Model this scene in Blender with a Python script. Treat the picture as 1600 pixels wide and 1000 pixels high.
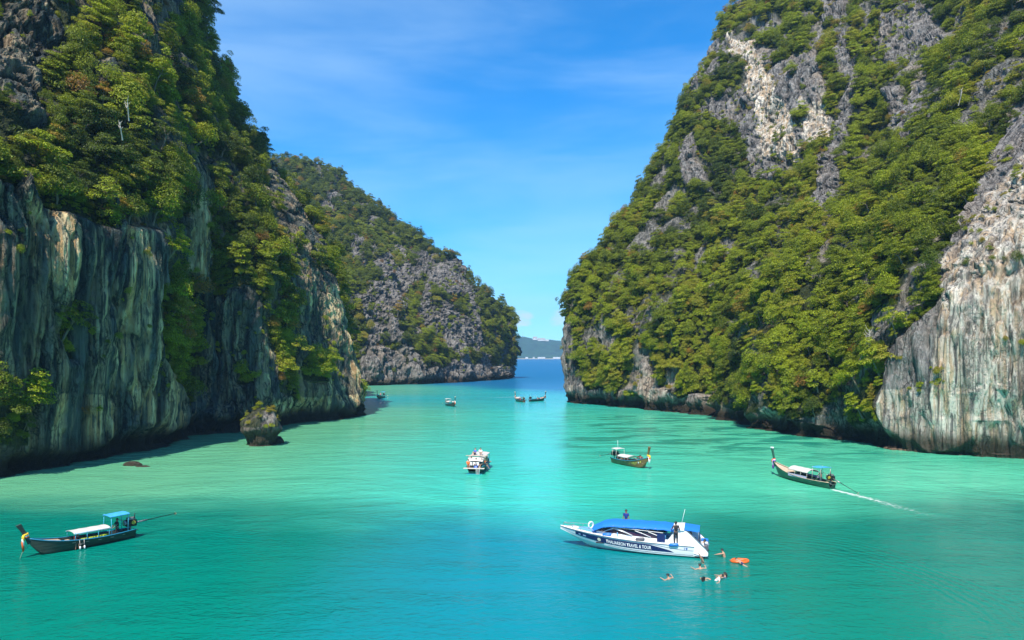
import bpy, bmesh, math, random
import numpy as np
from mathutils import Vector, Matrix, Euler
from mathutils.bvhtree import BVHTree

for o in list(bpy.data.objects):
    bpy.data.objects.remove(o, do_unlink=True)
SC = bpy.context.scene
COL = SC.collection
R = math.radians
random.seed(7)

# ------------------------------------------------------------------ camera, world, sun, exposure
F = 1155.0          # focal length in pixels of the 1600 px wide photograph
CH = 15.0           # drone height over the water
HY = 556.0          # image row of the horizon
cd = bpy.data.cameras.new('camera')
cam = bpy.data.objects.new('camera', cd)
COL.objects.link(cam)
cam.location = (0, 0, CH)
cam.rotation_euler = (R(90), 0, 0)
cd.sensor_width = 36.0
cd.lens = 36.0 * F / 1600.0
cd.shift_y = (HY - 500.0) / 1600.0
cd.clip_start = 0.5
cd.clip_end = 40000
SC.camera = cam

SUN_AZ = Vector((-0.31, -0.95, 0)).normalized()
SUN_EL = R(57)
sunv = Vector((SUN_AZ.x * math.cos(SUN_EL), SUN_AZ.y * math.cos(SUN_EL), math.sin(SUN_EL)))
sd = bpy.data.lights.new('sun', 'SUN')
sd.energy = 5.0
sd.angle = R(0.53)
sd.color = (1.0, 0.92, 0.78)
sun = bpy.data.objects.new('sun', sd)
COL.objects.link(sun)
sun.rotation_euler = sunv.to_track_quat('Z', 'Y').to_euler()
sun.location = (-60, -60, 120)

wd = bpy.data.worlds.new('World')
SC.world = wd
wd.use_nodes = True
wn, wl = wd.node_tree.nodes, wd.node_tree.links
wn.clear()
def wnode(t, **k):
    n = wn.new(t)
    for a, b in k.items():
        setattr(n, a, b)
    return n
sky = wnode('ShaderNodeTexSky', sky_type='NISHITA', sun_disc=False)
sky.sun_elevation = SUN_EL
sky.sun_rotation = math.atan2(SUN_AZ.x, SUN_AZ.y)
sky.altitude = 10
sky.air_density = 1.0
sky.dust_density = 0.15
sky.ozone_density = 2.0
hs = wnode('ShaderNodeHueSaturation')
hs.inputs['Saturation'].default_value = 1.12
gr = wnode('ShaderNodeMixRGB', blend_type='MULTIPLY'); gr.inputs[0].default_value = 1.0
wl.new(sky.outputs[0], gr.inputs[1]); gr.inputs[2].default_value = (0.56, 1.10, 1.56, 1)   # the photograph's vivid blue grade
wl.new(gr.outputs[0], hs.inputs['Color'])
tc = wnode('ShaderNodeTexCoord')
# thin high cirrus in long soft bands
mp = wnode('ShaderNodeMapping')
mp.inputs['Scale'].default_value = (1.2, 1.2, 7.0)
mp.inputs['Rotation'].default_value = (0.0, R(7), R(20))
wl.new(tc.outputs['Generated'], mp.inputs['Vector'])
n1 = wnode('ShaderNodeTexNoise')
n1.inputs['Scale'].default_value = 1.7
n1.inputs['Detail'].default_value = 7
n1.inputs['Roughness'].default_value = 0.52
n1.inputs['Distortion'].default_value = 0.4
wl.new(mp.outputs[0], n1.inputs['Vector'])
r1 = wnode('ShaderNodeMapRange', interpolation_type='SMOOTHSTEP')
r1.inputs[1].default_value = 0.3
r1.inputs[2].default_value = 0.78
r1.inputs[4].default_value = 0.30
wl.new(n1.outputs[0], r1.inputs[0])
# small fair-weather clouds low over the horizon
mp2 = wnode('ShaderNodeMapping')
mp2.inputs['Scale'].default_value = (9.0, 9.0, 22.0)
mp2.inputs['Location'].default_value = (0.35, 0.0, 0.0)
wl.new(tc.outputs['Generated'], mp2.inputs['Vector'])
n2 = wnode('ShaderNodeTexNoise')
n2.inputs['Scale'].default_value = 4.0
n2.inputs['Detail'].default_value = 6
wl.new(mp2.outputs[0], n2.inputs['Vector'])
sx = wnode('ShaderNodeSeparateXYZ')
wl.new(tc.outputs['Generated'], sx.inputs[0])
def wmath(op, a, b=None):
    n = wnode('ShaderNodeMath', operation=op)
    for k, v in enumerate((a, b)):
        if v is None: continue
        if isinstance(v, (int, float)): n.inputs[k].default_value = v
        else: wl.new(v, n.inputs[k])
    return n.outputs[0]
cl_ = None
for cx_, cz_, rx_, rz_, am in ((.008, .050, .027, .0125, 1.0), (.071, .051, .016, .013, .8), (-.30, .07, .10, .02, .8), (.33, .06, .08, .018, .8)):
    a_ = wmath('DIVIDE', wmath('SUBTRACT', sx.outputs['X'], cx_), rx_); c_ = wmath('DIVIDE', wmath('SUBTRACT', sx.outputs['Z'], cz_), rz_)
    q_ = wmath('SQRT', wmath('ADD', wmath('MULTIPLY', a_, a_), wmath('MULTIPLY', c_, c_)))
    q_ = wmath('ADD', q_, wmath('MULTIPLY', wmath('SUBTRACT', n2.outputs[0], .5), 3.2))
    mr_ = wnode('ShaderNodeMapRange', interpolation_type='SMOOTHSTEP'); wl.new(q_, mr_.inputs[0])
    mr_.inputs[1].default_value = .25; mr_.inputs[2].default_value = 1.15; mr_.inputs[3].default_value = .62 * am; mr_.inputs[4].default_value = 0.0
    cl_ = mr_.outputs[0] if cl_ is None else wmath('MAXIMUM', cl_, mr_.outputs[0])
cl_ = wmath('MULTIPLY', cl_, wmath('GREATER_THAN', sx.outputs['Y'], 0.0))
mx = wnode('ShaderNodeMixRGB'); wl.new(r1.outputs[0], mx.inputs[0]); wl.new(hs.outputs[0], mx.inputs[1])
mx.inputs[2].default_value = (5.6, 7.6, 9.2, 1)
mx2 = wnode('ShaderNodeMixRGB'); wl.new(cl_, mx2.inputs[0]); wl.new(mx.outputs[0], mx2.inputs[1])
mx2.inputs[2].default_value = (7.6, 7.4, 8.4, 1)
bg = wnode('ShaderNodeBackground'); bg.inputs[1].default_value = 0.095
wl.new(mx2.outputs[0], bg.inputs[0])
wo = wnode('ShaderNodeOutputWorld'); wl.new(bg.outputs[0], wo.inputs[0])

SC.view_settings.view_transform = 'Standard'
SC.view_settings.look = 'None'
SC.view_settings.exposure = 0.62
SC.view_settings.gamma = 1.0
SC.view_settings.use_curve_mapping = False
SC.render.engine = 'CYCLES'
SC.cycles.volume_bounces = 0
SC.cycles.transparent_max_bounces = 8
SC.cycles.max_bounces = 5

# ------------------------------------------------------------------ helpers
def W(px, py, D):
    return ((px - 800.0) / F * D, D, CH - (py - HY) / F * D)

def PROJ(P):
    D = np.maximum(P[:, 1], 0.5)
    return 800 + P[:, 0] / D * F, HY + (CH - P[:, 2]) / D * F

def tag(o, label=None, cat=None, group=None, kind=None):
    if label: o['label'] = label
    if cat: o['category'] = cat
    if group: o['group'] = group
    if kind: o['kind'] = kind
    return o

def empty(name, loc=(0, 0, 0), rz=0.0):
    o = bpy.data.objects.new(name, None)
    COL.objects.link(o)
    o.location = loc
    o.rotation_euler = (0, 0, rz)
    o.empty_display_size = 0.3
    return o

def link(name, me, parent=None, mats=()):
    o = bpy.data.objects.new(name, me)
    COL.objects.link(o)
    for m in mats:
        me.materials.append(m)
    if parent: o.parent = parent
    return o

# --- procedural noise on numpy arrays
_rs = np.random.RandomState(11)
_PERM = _rs.permutation(4096).astype(np.int64)
_VAL = _rs.rand(4096).astype(np.float64) * 2 - 1
def _h(ix, iy, iz):
    return _VAL[_PERM[(_PERM[(_PERM[ix & 4095] + iy) & 4095] + iz) & 4095]]
def vnoise(x, y, z):
    fx, fy, fz = np.floor(x), np.floor(y), np.floor(z)
    ix, iy, iz = fx.astype(np.int64), fy.astype(np.int64), fz.astype(np.int64)
    x, y, z = x - fx, y - fy, z - fz
    x, y, z = [t * t * t * (t * (t * 6 - 15) + 10) for t in (x, y, z)]
    r = 0
    for a in (0, 1):
        wa = x if a else 1 - x
        for b in (0, 1):
            wb = y if b else 1 - y
            r = r + wa * wb * (_h(ix + a, iy + b, iz) * (1 - z) + _h(ix + a, iy + b, iz + 1) * z)
    return r
def fbm(P, sx, sy, sz, octv=3, off=0.0):
    x, y, z = P[:, 0] / sx + off, P[:, 1] / sy + off * 1.7, P[:, 2] / sz + off * .3
    r, a, t = 0, 1.0, 0
    for k in range(octv):
        r = r + a * vnoise(x, y, z); t += a
        a *= 0.5; x = x * 2.03 + 3.1; y = y * 2.03 + 1.7; z = z * 2.03 + 5.3
    return r / t
def sstep(a, b, x):
    t = np.clip((x - a) / (b - a), 0, 1)
    return t * t * (3 - 2 * t)
def inpoly(px, py, poly):
    n = len(poly); r = np.zeros(px.shape, bool)
    j = n - 1
    for i in range(n):
        xi, yi = poly[i]; xj, yj = poly[j]
        c = ((yi > py) != (yj > py)) & (px < (xj - xi) * (py - yi) / (yj - yi + 1e-9) + xi)
        r ^= c; j = i
    return r

# --- materials
def new_mat(name):
    m = bpy.data.materials.new(name)
    m.use_nodes = True
    nt = m.node_tree
    b = nt.nodes['Principled BSDF']
    return m, nt, nt.nodes, nt.links, b
def N(nt, t, **k):
    n = nt.nodes.new(t)
    for a, b in k.items():
        if a.startswith('i_'):
            key = a[2:]
            n.inputs[int(key) if key.isdigit() else key].default_value = b
        else:
            setattr(n, a, b)
    return n
_mc = {}
def paint(name, col, rough=0.5, metal=0.0, var=0.12, scale=6.0, bump=0.0, spec=0.5, stretch=(1, 1, 1)):
    """plain surface: colour broken by fine noise, with a little relief"""
    if name in _mc: return _mc[name]
    m, nt, nd, lk, b = new_mat(name)
    tcn = N(nt, 'ShaderNodeTexCoord')
    mpn = N(nt, 'ShaderNodeMapping'); mpn.inputs['Scale'].default_value = stretch
    lk.new(tcn.outputs['Object'], mpn.inputs[0])
    no = N(nt, 'ShaderNodeTexNoise', i_Scale=scale, i_Detail=5.0)
    lk.new(mpn.outputs[0], no.inputs['Vector'])
    mr = N(nt, 'ShaderNodeMapRange', i_1=0.3, i_2=0.7, i_3=1 - var, i_4=1 + var)
    lk.new(no.outputs[0], mr.inputs[0])
    vm = N(nt, 'ShaderNodeVectorMath', operation='SCALE')
    vm.inputs[0].default_value = col[:3]
    lk.new(mr.outputs[0], vm.inputs['Scale'])
    lk.new(vm.outputs[0], b.inputs['Base Color'])
    b.inputs['Roughness'].default_value = rough
    b.inputs['Metallic'].default_value = metal
    b.inputs['Specular IOR Level'].default_value = spec
    if bump:
        bp = N(nt, 'ShaderNodeBump', i_Strength=0.6, i_Distance=bump)
        lk.new(no.outputs[0], bp.inputs['Height']); lk.new(bp.outputs[0], b.inputs['Normal'])
    _mc[name] = m
    return m

# ------------------------------------------------------------------ rock and water materials
def rock_material(name, dark, mid, pale, warm, streak=1.0):
    m, nt, nd, lk, b = new_mat(name)
    geo = N(nt, 'ShaderNodeNewGeometry')
    def noise(scale3, sc, det=6, rough=0.6, dist=0.0):
        mpn = N(nt, 'ShaderNodeMapping'); mpn.inputs['Scale'].default_value = scale3
        lk.new(geo.outputs['Position'], mpn.inputs[0])
        n = N(nt, 'ShaderNodeTexNoise', i_Scale=sc, i_Detail=det, i_Roughness=rough, i_Distortion=dist)
        lk.new(mpn.outputs[0], n.inputs['Vector'])
        return n
    def att(a):
        n = N(nt, 'ShaderNodeAttribute', attribute_name=a); return n
    def mix(f, c1, c2, mode='MIX'):
        n = N(nt, 'ShaderNodeMixRGB', blend_type=mode)
        for s, v in ((0, f), (1, c1), (2, c2)):
            if isinstance(v, (int, float)): n.inputs[s].default_value = v
            elif isinstance(v, tuple): n.inputs[s].default_value = (*v, 1)
            else: lk.new(v, n.inputs[s])
        return n.outputs[0]
    def mr(s, a, b_, c=0.0, d=1.0):
        n = N(nt, 'ShaderNodeMapRange', interpolation_type='SMOOTHSTEP', i_1=a, i_2=b_, i_3=c, i_4=d)
        lk.new(s, n.inputs[0]); return n.outputs[0]
    st = noise((1.0, 1.0, 0.035), 1.9, 8, 0.66, 0.4)
    st2 = noise((1.0, 1.0, 0.03), 0.75, 6, 0.62, 0.3)
    bl = noise((1.0, 1.0, 0.30), 0.6, 8, 0.65)
    big = noise((1.0, 1.0, 0.5), 0.07, 4, 0.5)
    fine = noise((1.0, 1.0, 0.6), 3.2, 5, 0.7)
    c = mix(mr(bl.outputs[0], 0.42, 0.58), dark, mid)
    c = mix(mr(st.outputs[0], 0.46, 0.58, 0.0, 0.6), c, tuple(x * 1.9 for x in mid))
    c = mix(mr(big.outputs[0], 0.5, 0.75, 0.0, 0.35), c, warm)
    pf = N(nt, 'ShaderNodeMath', operation='MULTIPLY')
    lk.new(att('pale').outputs['Fac'], pf.inputs[0]); lk.new(mr(st.outputs[0], 0.40, 0.50, 0.14, 1.0), pf.inputs[1])
    pc = mix(mr(st2.outputs[0], 0.46, 0.58), pale, warm)
    pc = mix(mr(bl.outputs[0], 0.30, 0.42, 0.4, 0.0), pc, mid)
    c = mix(pf.outputs[0], c, pc)
    # dark weeping streaks
    c = mix(mr(st2.outputs[0], 0.37, 0.43, 0.85 * streak, 0.0), c, dark)
    st3 = noise((1.0, 1.0, 0.02), 0.28, 6, 0.7, 0.2)
    c = mix(mr(st3.outputs[0], 0.40, 0.47, 0.4 * streak, 0.0), c, mid)
    # shade painted into the crevices and hollows of the relief
    c = mix(att('crack').outputs['Fac'], c, tuple(x * 0.5 for x in dark))
    tz = N(nt, 'ShaderNodeMath', operation='MULTIPLY_ADD'); tz.inputs[1].default_value = -3.0
    sz0 = N(nt, 'ShaderNodeSeparateXYZ'); lk.new(geo.outputs['Position'], sz0.inputs[0])
    lk.new(bl.outputs[0], tz.inputs[0]); za = N(nt, 'ShaderNodeMath', operation='ADD', i_1=1.5); lk.new(sz0.outputs['Z'], za.inputs[0]); lk.new(za.outputs[0], tz.inputs[2])
    def voro(scale3, sc, feat='DISTANCE_TO_EDGE'):
        mpn = N(nt, 'ShaderNodeMapping'); mpn.inputs['Scale'].default_value = scale3
        wn_ = N(nt, 'ShaderNodeTexNoise', i_Scale=0.9, i_Detail=3.0); lk.new(geo.outputs['Position'], wn_.inputs['Vector'])
        va = N(nt, 'ShaderNodeVectorMath', operation='MULTIPLY_ADD'); va.inputs[1].default_value = (1.3, 1.3, 1.3)
        lk.new(wn_.outputs['Color'], va.inputs[0]); lk.new(geo.outputs['Position'], va.inputs[2]); lk.new(va.outputs[0], mpn.inputs[0])
        v = N(nt, 'ShaderNodeTexVoronoi', feature=feat, i_Scale=sc); lk.new(mpn.outputs[0], v.inputs['Vector']); return v
    jt = voro((1.0, 1.0, 0.22), 0.75); jt2 = voro((1.0, 1.0, 0.5), 1.7)
    jm = mr(jt.outputs['Distance'], 0.0, 0.085, 1.0, 0.0); jm2 = mr(jt2.outputs['Distance'], 0.0, 0.07, 0.6, 0.0)
    jx = N(nt, 'ShaderNodeMath', operation='MAXIMUM'); lk.new(jm, jx.inputs[0]); lk.new(jm2, jx.inputs[1])
    jn = noise((1, 1, .6), .2, 3); jk = N(nt, 'ShaderNodeMath', operation='MULTIPLY'); lk.new(jx.outputs[0], jk.inputs[0]); lk.new(mr(jn.outputs[0], .42, .58, .1, .85), jk.inputs[1])
    jp = N(nt, 'ShaderNodeMath', operation='MULTIPLY'); lk.new(jk.outputs[0], jp.inputs[0]); lk.new(mr(att('pale').outputs['Fac'], 0.2, 1.0, 1.0, 0.45), jp.inputs[1])
    c = mix(jp.outputs[0], c, tuple(x * .55 for x in dark))
    # tide band, wet and brown-black just above the water
    c = mix(mr(tz.outputs[0], 1.6, 4.6, 0.92, 0.0), c, (0.045, 0.035, 0.022))
    c = mix(att('tide_shade').outputs['Fac'], c, (0.03, 0.022, 0.015))      # tidal notch stain, doubling as painted shade against the water's green bounce
    # soil, moss and creepers where plants root
    vg = mix(mr(fine.outputs[0], 0.35, 0.65), (0.012, 0.022, 0.006), (0.05, 0.06, 0.016))
    c = mix(att('veg').outputs['Fac'], c, vg)
    lk.new(c, b.inputs['Base Color'])
    b.inputs['Roughness'].default_value = 0.9
    b.inputs['Specular IOR Level'].default_value = 0.25
    s = N(nt, 'ShaderNodeMath', operation='ADD'); lk.new(bl.outputs[0], s.inputs[0]); lk.new(st.outputs[0], s.inputs[1])
    b1 = N(nt, 'ShaderNodeBump', i_Strength=0.9, i_Distance=0.9); lk.new(s.outputs[0], b1.inputs['Height'])
    b3 = N(nt, 'ShaderNodeBump', i_Strength=0.8, i_Distance=-0.35); lk.new(jk.outputs[0], b3.inputs['Height']); lk.new(b1.outputs[0], b3.inputs['Normal'])
    b2 = N(nt, 'ShaderNodeBump', i_Strength=0.8, i_Distance=0.3); lk.new(fine.outputs[0], b2.inputs['Height'])
    lk.new(b3.outputs[0], b2.inputs['Normal']); lk.new(b2.outputs[0], b.inputs['Normal'])
    return m
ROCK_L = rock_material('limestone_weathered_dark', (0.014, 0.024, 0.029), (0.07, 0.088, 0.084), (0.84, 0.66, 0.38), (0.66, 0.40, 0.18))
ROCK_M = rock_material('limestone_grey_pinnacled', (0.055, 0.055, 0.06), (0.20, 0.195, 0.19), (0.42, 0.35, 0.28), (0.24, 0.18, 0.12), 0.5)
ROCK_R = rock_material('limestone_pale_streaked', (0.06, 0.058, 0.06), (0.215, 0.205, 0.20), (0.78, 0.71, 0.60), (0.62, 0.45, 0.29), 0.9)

def water_material():
    m, nt, nd, lk, b = new_mat('lagoon_water')
    geo = N(nt, 'ShaderNodeNewGeometry')
    sp = N(nt, 'ShaderNodeSeparateXYZ'); lk.new(geo.outputs['Position'], sp.inputs[0])
    X, Y = sp.outputs['X'], sp.outputs['Y']
    def M(op, a, c=None, clamp=False):
        n = N(nt, 'ShaderNodeMath', operation=op, use_clamp=clamp)
        for i, v in enumerate((a, c)):
            if v is None: continue
            if isinstance(v, (int, float)): n.inputs[i].default_value = v
            else: lk.new(v, n.inputs[i])
        return n.outputs[0]
    def noise(sc3, sc, det=4, rough=0.55, dist=0.0):
        mpn = N(nt, 'ShaderNodeMapping'); mpn.inputs['Scale'].default_value = sc3
        lk.new(geo.outputs['Position'], mpn.inputs[0])
        n = N(nt, 'ShaderNodeTexNoise', i_Scale=sc, i_Detail=det, i_Roughness=rough, i_Distortion=dist)
        lk.new(mpn.outputs[0], n.inputs['Vector']); return n.outputs[0]
    def mr(s, a, b_, c=0.0, d=1.0):
        n = N(nt, 'ShaderNodeMapRange', interpolation_type='SMOOTHSTEP', i_1=a, i_2=b_, i_3=c, i_4=d)
        lk.new(s, n.inputs[0]); return n.outputs[0]
    def mix(f, c1, c2):
        n = N(nt, 'ShaderNodeMixRGB')
        for s, v in ((0, f), (1, c1), (2, c2)):
            if isinstance(v, (int, float)): n.inputs[s].default_value = v
            elif isinstance(v, tuple): n.inputs[s].default_value = (*v, 1)
            else: lk.new(v, n.inputs[s])
        return n.outputs[0]
    big = noise((1, 1, 1), 0.022, 3)
    med = noise((0.6, 1, 1), 0.06, 4, 0.6)
    yw = M('ADD', Y, M('MULTIPLY', M('SUBTRACT', big, 0.5), 55.0))
    yw = M('ADD', yw, M('MULTIPLY', M('SUBTRACT', med, 0.5), 16.0))
    deep = (0.000, 0.180, 0.135)
    shal_l = (0.13, 0.44, 0.25)
    shal_m = (0.035, 0.50, 0.37)
    shal_r = (0.09, 0.53, 0.33)
    sea = (0.000, 0.10, 0.25)
    shal = mix(mr(X, -45.0, 2.0), shal_l, shal_m)
    shal = mix(mr(X, 8.0, 40.0), shal, shal_r)
    axs = M('ABSOLUTE', M('SUBTRACT', X, M('MULTIPLY', Y, 0.02)))
    deepm = mix(mr(M('ADD', axs, M('MULTIPLY', M('SUBTRACT', big, 0.5), 14.0)), 3.0, 19.0), (0.0, 0.195, 0.235), deep)  # bluer middle: sky reflection mixed into the water colour
    c = mix(mr(yw, 60.0, 82.0), deepm, shal)
    # the blue-green hole in the middle of the bank and the seaward drop-off
    c = mix(mr(yw, 170.0, 260.0), c, (0.012, 0.33, 0.34))
    # yellowish sand flat below the far headland
    fl = M('MULTIPLY', mr(Y, 255.0, 300.0), mr(X, -60.0, -5.0, 1.0, 0.0))
    c = mix(M('MULTIPLY', fl, 0.8), c, (0.09, 0.30, 0.16))
    c = mix(mr(M('ADD', yw, M('MULTIPLY', X, 1.2)), 285.0, 370.0), c, sea)
    # coral heads and weed patches
    rf = noise((0.55, 1.3, 1), 0.16, 5, 0.62, 0.6)
    rz = M('MULTIPLY', mr(Y, 92.0, 125.0), mr(Y, 175.0, 215.0, 1.0, 0.0))
    rz = M('MULTIPLY', rz, mr(X, 2.0, 14.0))
    c = mix(M('MULTIPLY', M('MULTIPLY', mr(rf, 0.47, 0.58), rz), 0.85), c, (0.010, 0.22, 0.155))
    # fringe of shallow sand along the foot of the cliffs
    md = noise((0.5, 1.0, 1), 0.4, 5, 0.6)
    c = mix(mr(md, 0.35, 0.65, 0.0, 0.22), c, mix(0.5, c, (0.0, 0.16, 0.13)))
    lk.new(c, b.inputs['Base Color'])
    lk.new(mr(Y, 120.0, 600.0, 0.13, 0.50), b.inputs['Roughness'])      # waves too small to resolve far out
    b.inputs['IOR'].default_value = 1.333
    b.inputs['Specular IOR Level'].default_value = 0.5
    w1 = noise((0.62, 1.0, 1), 1.9, 4, 0.55, 0.9)
    w2 = noise((0.6, 1.0, 1), 0.42, 3, 0.5, 0.3)
    w3 = noise((0.5, 1.0, 1), 6.0, 3, 0.6, 0.2)
    wind = mr(noise((0.5, 1.0, 1), 0.05, 4, 0.6, 0.8), 0.35, 0.65, 0.35, 1.15)      # cat's-paws and slicks
    h = M('MULTIPLY', M('ADD', M('MULTIPLY', w1, 0.10), M('MULTIPLY', w2, 0.17)), wind)
    h = M('ADD', h, M('MULTIPLY', w3, 0.022))
    # rings of wash left by the turning boat
    dx = M('SUBTRACT', X, 19.5); dy = M('SUBTRACT', Y, 46.0)
    rr = M('SQRT', M('ADD', M('MULTIPLY', dx, dx), M('MULTIPLY', M('MULTIPLY', dy, dy), 0.45)))
    rr = M('ADD', rr, M('MULTIPLY', M('SUBTRACT', w2, 0.5), 1.2))
    rg = M('MULTIPLY', M('SINE', M('MULTIPLY', rr, 9.0)), M('MULTIPLY', mr(rr, 6.0, 8.5), mr(rr, 10.0, 14.0, 1.0, 0.0)))
    h = M('ADD', h, M('MULTIPLY', M('MULTIPLY', rg, mr(dx, 0.0, 6.0)), 0.011))
    bp = N(nt, 'ShaderNodeBump', i_Strength=1.0, i_Distance=1.0)
    lk.new(h, bp.inputs['Height']); lk.new(bp.outputs[0], b.inputs['Normal'])
    return m
WATER = water_material()
def grid_mesh(name, P, nu, nv):
    """P: (nu*nv,3), u-major"""
    me = bpy.data.meshes.new(name)
    i = np.arange((nu - 1) * (nv - 1)); a = i // (nv - 1); b = i % (nv - 1)
    q = np.stack([a * nv + b, (a + 1) * nv + b, (a + 1) * nv + b + 1, a * nv + b + 1], 1).astype(np.int32)
    me.vertices.add(len(P)); me.vertices.foreach_set('co', P.astype(np.float32).ravel())
    me.loops.add(q.size); me.loops.foreach_set('vertex_index', q.ravel())
    me.polygons.add(len(q)); me.polygons.foreach_set('loop_start', np.arange(0, q.size, 4, dtype=np.int32))
    me.polygons.foreach_set('loop_total', np.full(len(q), 4, np.int32))
    me.update(calc_edges=True)
    return me
xs = np.array([-3000, -1200, -400, -150, 0, 150, 400, 1200, 3000.]); ys = np.array([-150, 0, 100, 300, 700, 1500, 3000, 5200.])
G = np.array([(x, y, 0) for x in xs for y in ys])
water = link('water', grid_mesh('water', G, len(xs), len(ys)), None, [WATER]); tag(water, kind='structure')

# ------------------------------------------------------------------ cliffs
def cr(P, t):
    """Catmull-Rom through P (n,...) at parameters t in [0,n-1]"""
    n = len(P); i = np.clip(np.floor(t).astype(int), 0, n - 2); f = (t - i)
    p0 = P[np.clip(i - 1, 0, n - 1)]; p1 = P[i]; p2 = P[i + 1]; p3 = P[np.clip(i + 2, 0, n - 1)]
    f = f.reshape((-1,) + (1,) * (P.ndim - 1))
    k = 0.8
    m1 = (p2 - p0) * .5 * k; m2 = (p3 - p1) * .5 * k
    f2, f3 = f * f, f * f * f
    return (2*f3 - 3*f2 + 1) * p1 + (f3 - 2*f2 + f) * m1 + (-2*f3 + 3*f2) * p2 + (f3 - f2) * m2
def params(n, cnt):
    t = []
    for i, c in enumerate(cnt):
        t += [i + k / c for k in range(c)]
    return np.array(t + [float(len(cnt))])
def grid_normals(P3):
    du = np.gradient(P3, axis=0); dv = np.gradient(P3, axis=1)
    n = np.cross(du, dv); n /= (np.linalg.norm(n, axis=2, keepdims=True) + 1e-9)
    return n
CL = {}
def blur(v, nu, nv, k=2):
    g = v.reshape(nu, nv)
    for _ in range(k):
        g = (g + np.roll(g, 1, 0) + np.roll(g, -1, 0) + np.roll(g, 1, 1) + np.roll(g, -1, 1)) / 5
    return g.ravel()
def cliff(name, ctrl, cu, cv, vegfun, mat, amp=1.0, flip=False, block=0.0, wallf=None, notchk=None, flute=1.0):
    ctrl = np.array(ctrl, float)                    # (nc, nr, 3)
    assert len(cu) == len(ctrl) - 1 and len(cv) == ctrl.shape[1] - 1, name
    tu, tv = params(len(ctrl), cu), params(ctrl.shape[1], cv)
    A = cr(ctrl, tu); A = cr(A.transpose(1, 0, 2), tv).transpose(1, 0, 2)
    nu, nv = A.shape[:2]
    nrm = grid_normals(A)
    if flip: nrm = -nrm
    P = A.reshape(-1, 3); n = nrm.reshape(-1, 3).copy()
    px, py = PROJ(P)
    D = np.maximum(P[:, 1], 1.0)
    wx = fbm(P, 14, 14, 14, 3, 1.0); wy = fbm(P, 14, 14, 14, 3, 9.0)
    vx = px + wx * 26 * 150 / np.maximum(D, 80); vy = py + wy * 26 * 150 / np.maximum(D, 80)
    veg, pale = vegfun(P, vx, vy, px, py, n)
    # large swells and gullies
    wall = 1 - blur(veg, nu, nv, 6)
    cm = blur(wallf(vx, vy, px, py).astype(float), nu, nv, 50) if wallf else 0.0
    d = fbm(P, 34, 34, 60, 3, 2.0) * 5.5 * amp
    d += (0.3 - np.abs(fbm(P, 20, 20, 90, 2, 14.0))) * 7.0 * amp * (0.35 + 0.65 * veg)
    d += fbm(P, 11, 11, 26, 3, 3.0) * 2.6 * amp
    d = d * (1 - .72 * cm)
    # vertical flutes: ridges that run down the face
    P2 = P.copy(); wob = fbm(P, 12, 12, 18, 3, 5.0)
    P2[:, 0] += wob * 2.2; P2[:, 1] += wob * 2.2
    a1 = np.abs(fbm(P2, 4.6, 4.6, 60, 2, 4.0)); a2 = np.abs(fbm(P2, 1.9, 1.9, 26, 2, 6.0))
    fl = np.minimum(a1 * 3.2, 1.0) ** 0.6; fl2 = np.minimum(a2 * 3.0, 1.0) ** 0.7     # rounded columns between sharp cracks
    fm = 0.45 + 0.55 * sstep(-0.3, 0.3, fbm(P, 16, 16, 20, 2, 13.0))
    fk = 1 - (1 - flute) * cm
    d += (fl * 2.1 * fk + fl2 * 1.0 * (.5 + .5 * fk)) * wall * amp * fm
    crack = np.clip(np.maximum(1 - fl * 1.5, 0.7 * (1 - fl2 * 1.6)), 0, 1) * wall * fm * (1 - .8 * (1 - flute) * cm)
    # blocks and ledges
    d0 = d; d = 0
    lg = np.abs(fbm(P, 5.5, 5.5, 4.0, 3, 7.0))
    d += (0.35 - lg) * (1.6 + block) * amp * (0.55 + 0.45 * veg)
    pin = np.abs(fbm(P, 1.6, 1.6, 3.6, 3, 8.0)) if block < .1 else np.abs(fbm(P, 2.2, 2.2, 9, 3, 8.0))
    d += (0.3 - pin) * (0.9 + 1.6 * block) * amp
    a3 = np.abs(fbm(P2, .85, .85, 14, 2, 17.0)); d = d + np.minimum(a3 * 3.0, 1.0) * .42 * wall
    d = d0 + d * (1 - .45 * cm)
    # sea notch at the foot and keep the submerged foot calm
    z = P[:, 2]
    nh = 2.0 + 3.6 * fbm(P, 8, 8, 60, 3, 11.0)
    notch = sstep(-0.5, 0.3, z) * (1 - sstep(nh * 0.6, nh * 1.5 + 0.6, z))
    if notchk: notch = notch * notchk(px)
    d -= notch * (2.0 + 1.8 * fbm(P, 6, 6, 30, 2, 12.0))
    d += np.where((z < 0.5), 1.2 * fbm(P, 3, 3, 20, 3, 15.0), 0)
    hn = n.copy(); hn[:, 2] *= 0.35
    hn /= np.linalg.norm(hn, axis=1, keepdims=True) + 1e-9
    P = P + hn * d[:, None]
    me = grid_mesh(name, P, nu, nv)
    if flip: me.flip_normals()
    veg = np.where(z < 3.2 + 2.5 * fbm(P, 4, 4, 30, 2, 16.0), veg * 0.0, veg)
    gp = sstep(-0.30, 0.05, fbm(P - hn * d[:, None], 6, 6, 9, 3, 70.0))
    for an, v in (('veg', veg * (0.25 + 0.75 * gp)), ('pale', pale), ('crack', crack), ('tide_shade', np.clip(notch * 1.4, 0, 1) * (1 - sstep(1.3, 2.8, z)))):
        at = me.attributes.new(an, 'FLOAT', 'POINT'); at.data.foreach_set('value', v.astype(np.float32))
    o = link(name, me, None, [mat]); tag(o, kind='structure')
    me.polygons.foreach_set('use_smooth', np.zeros(len(me.polygons), bool))
    n2 = grid_normals(P.reshape(nu, nv, 3)).reshape(-1, 3)
    if flip: n2 = -n2
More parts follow.
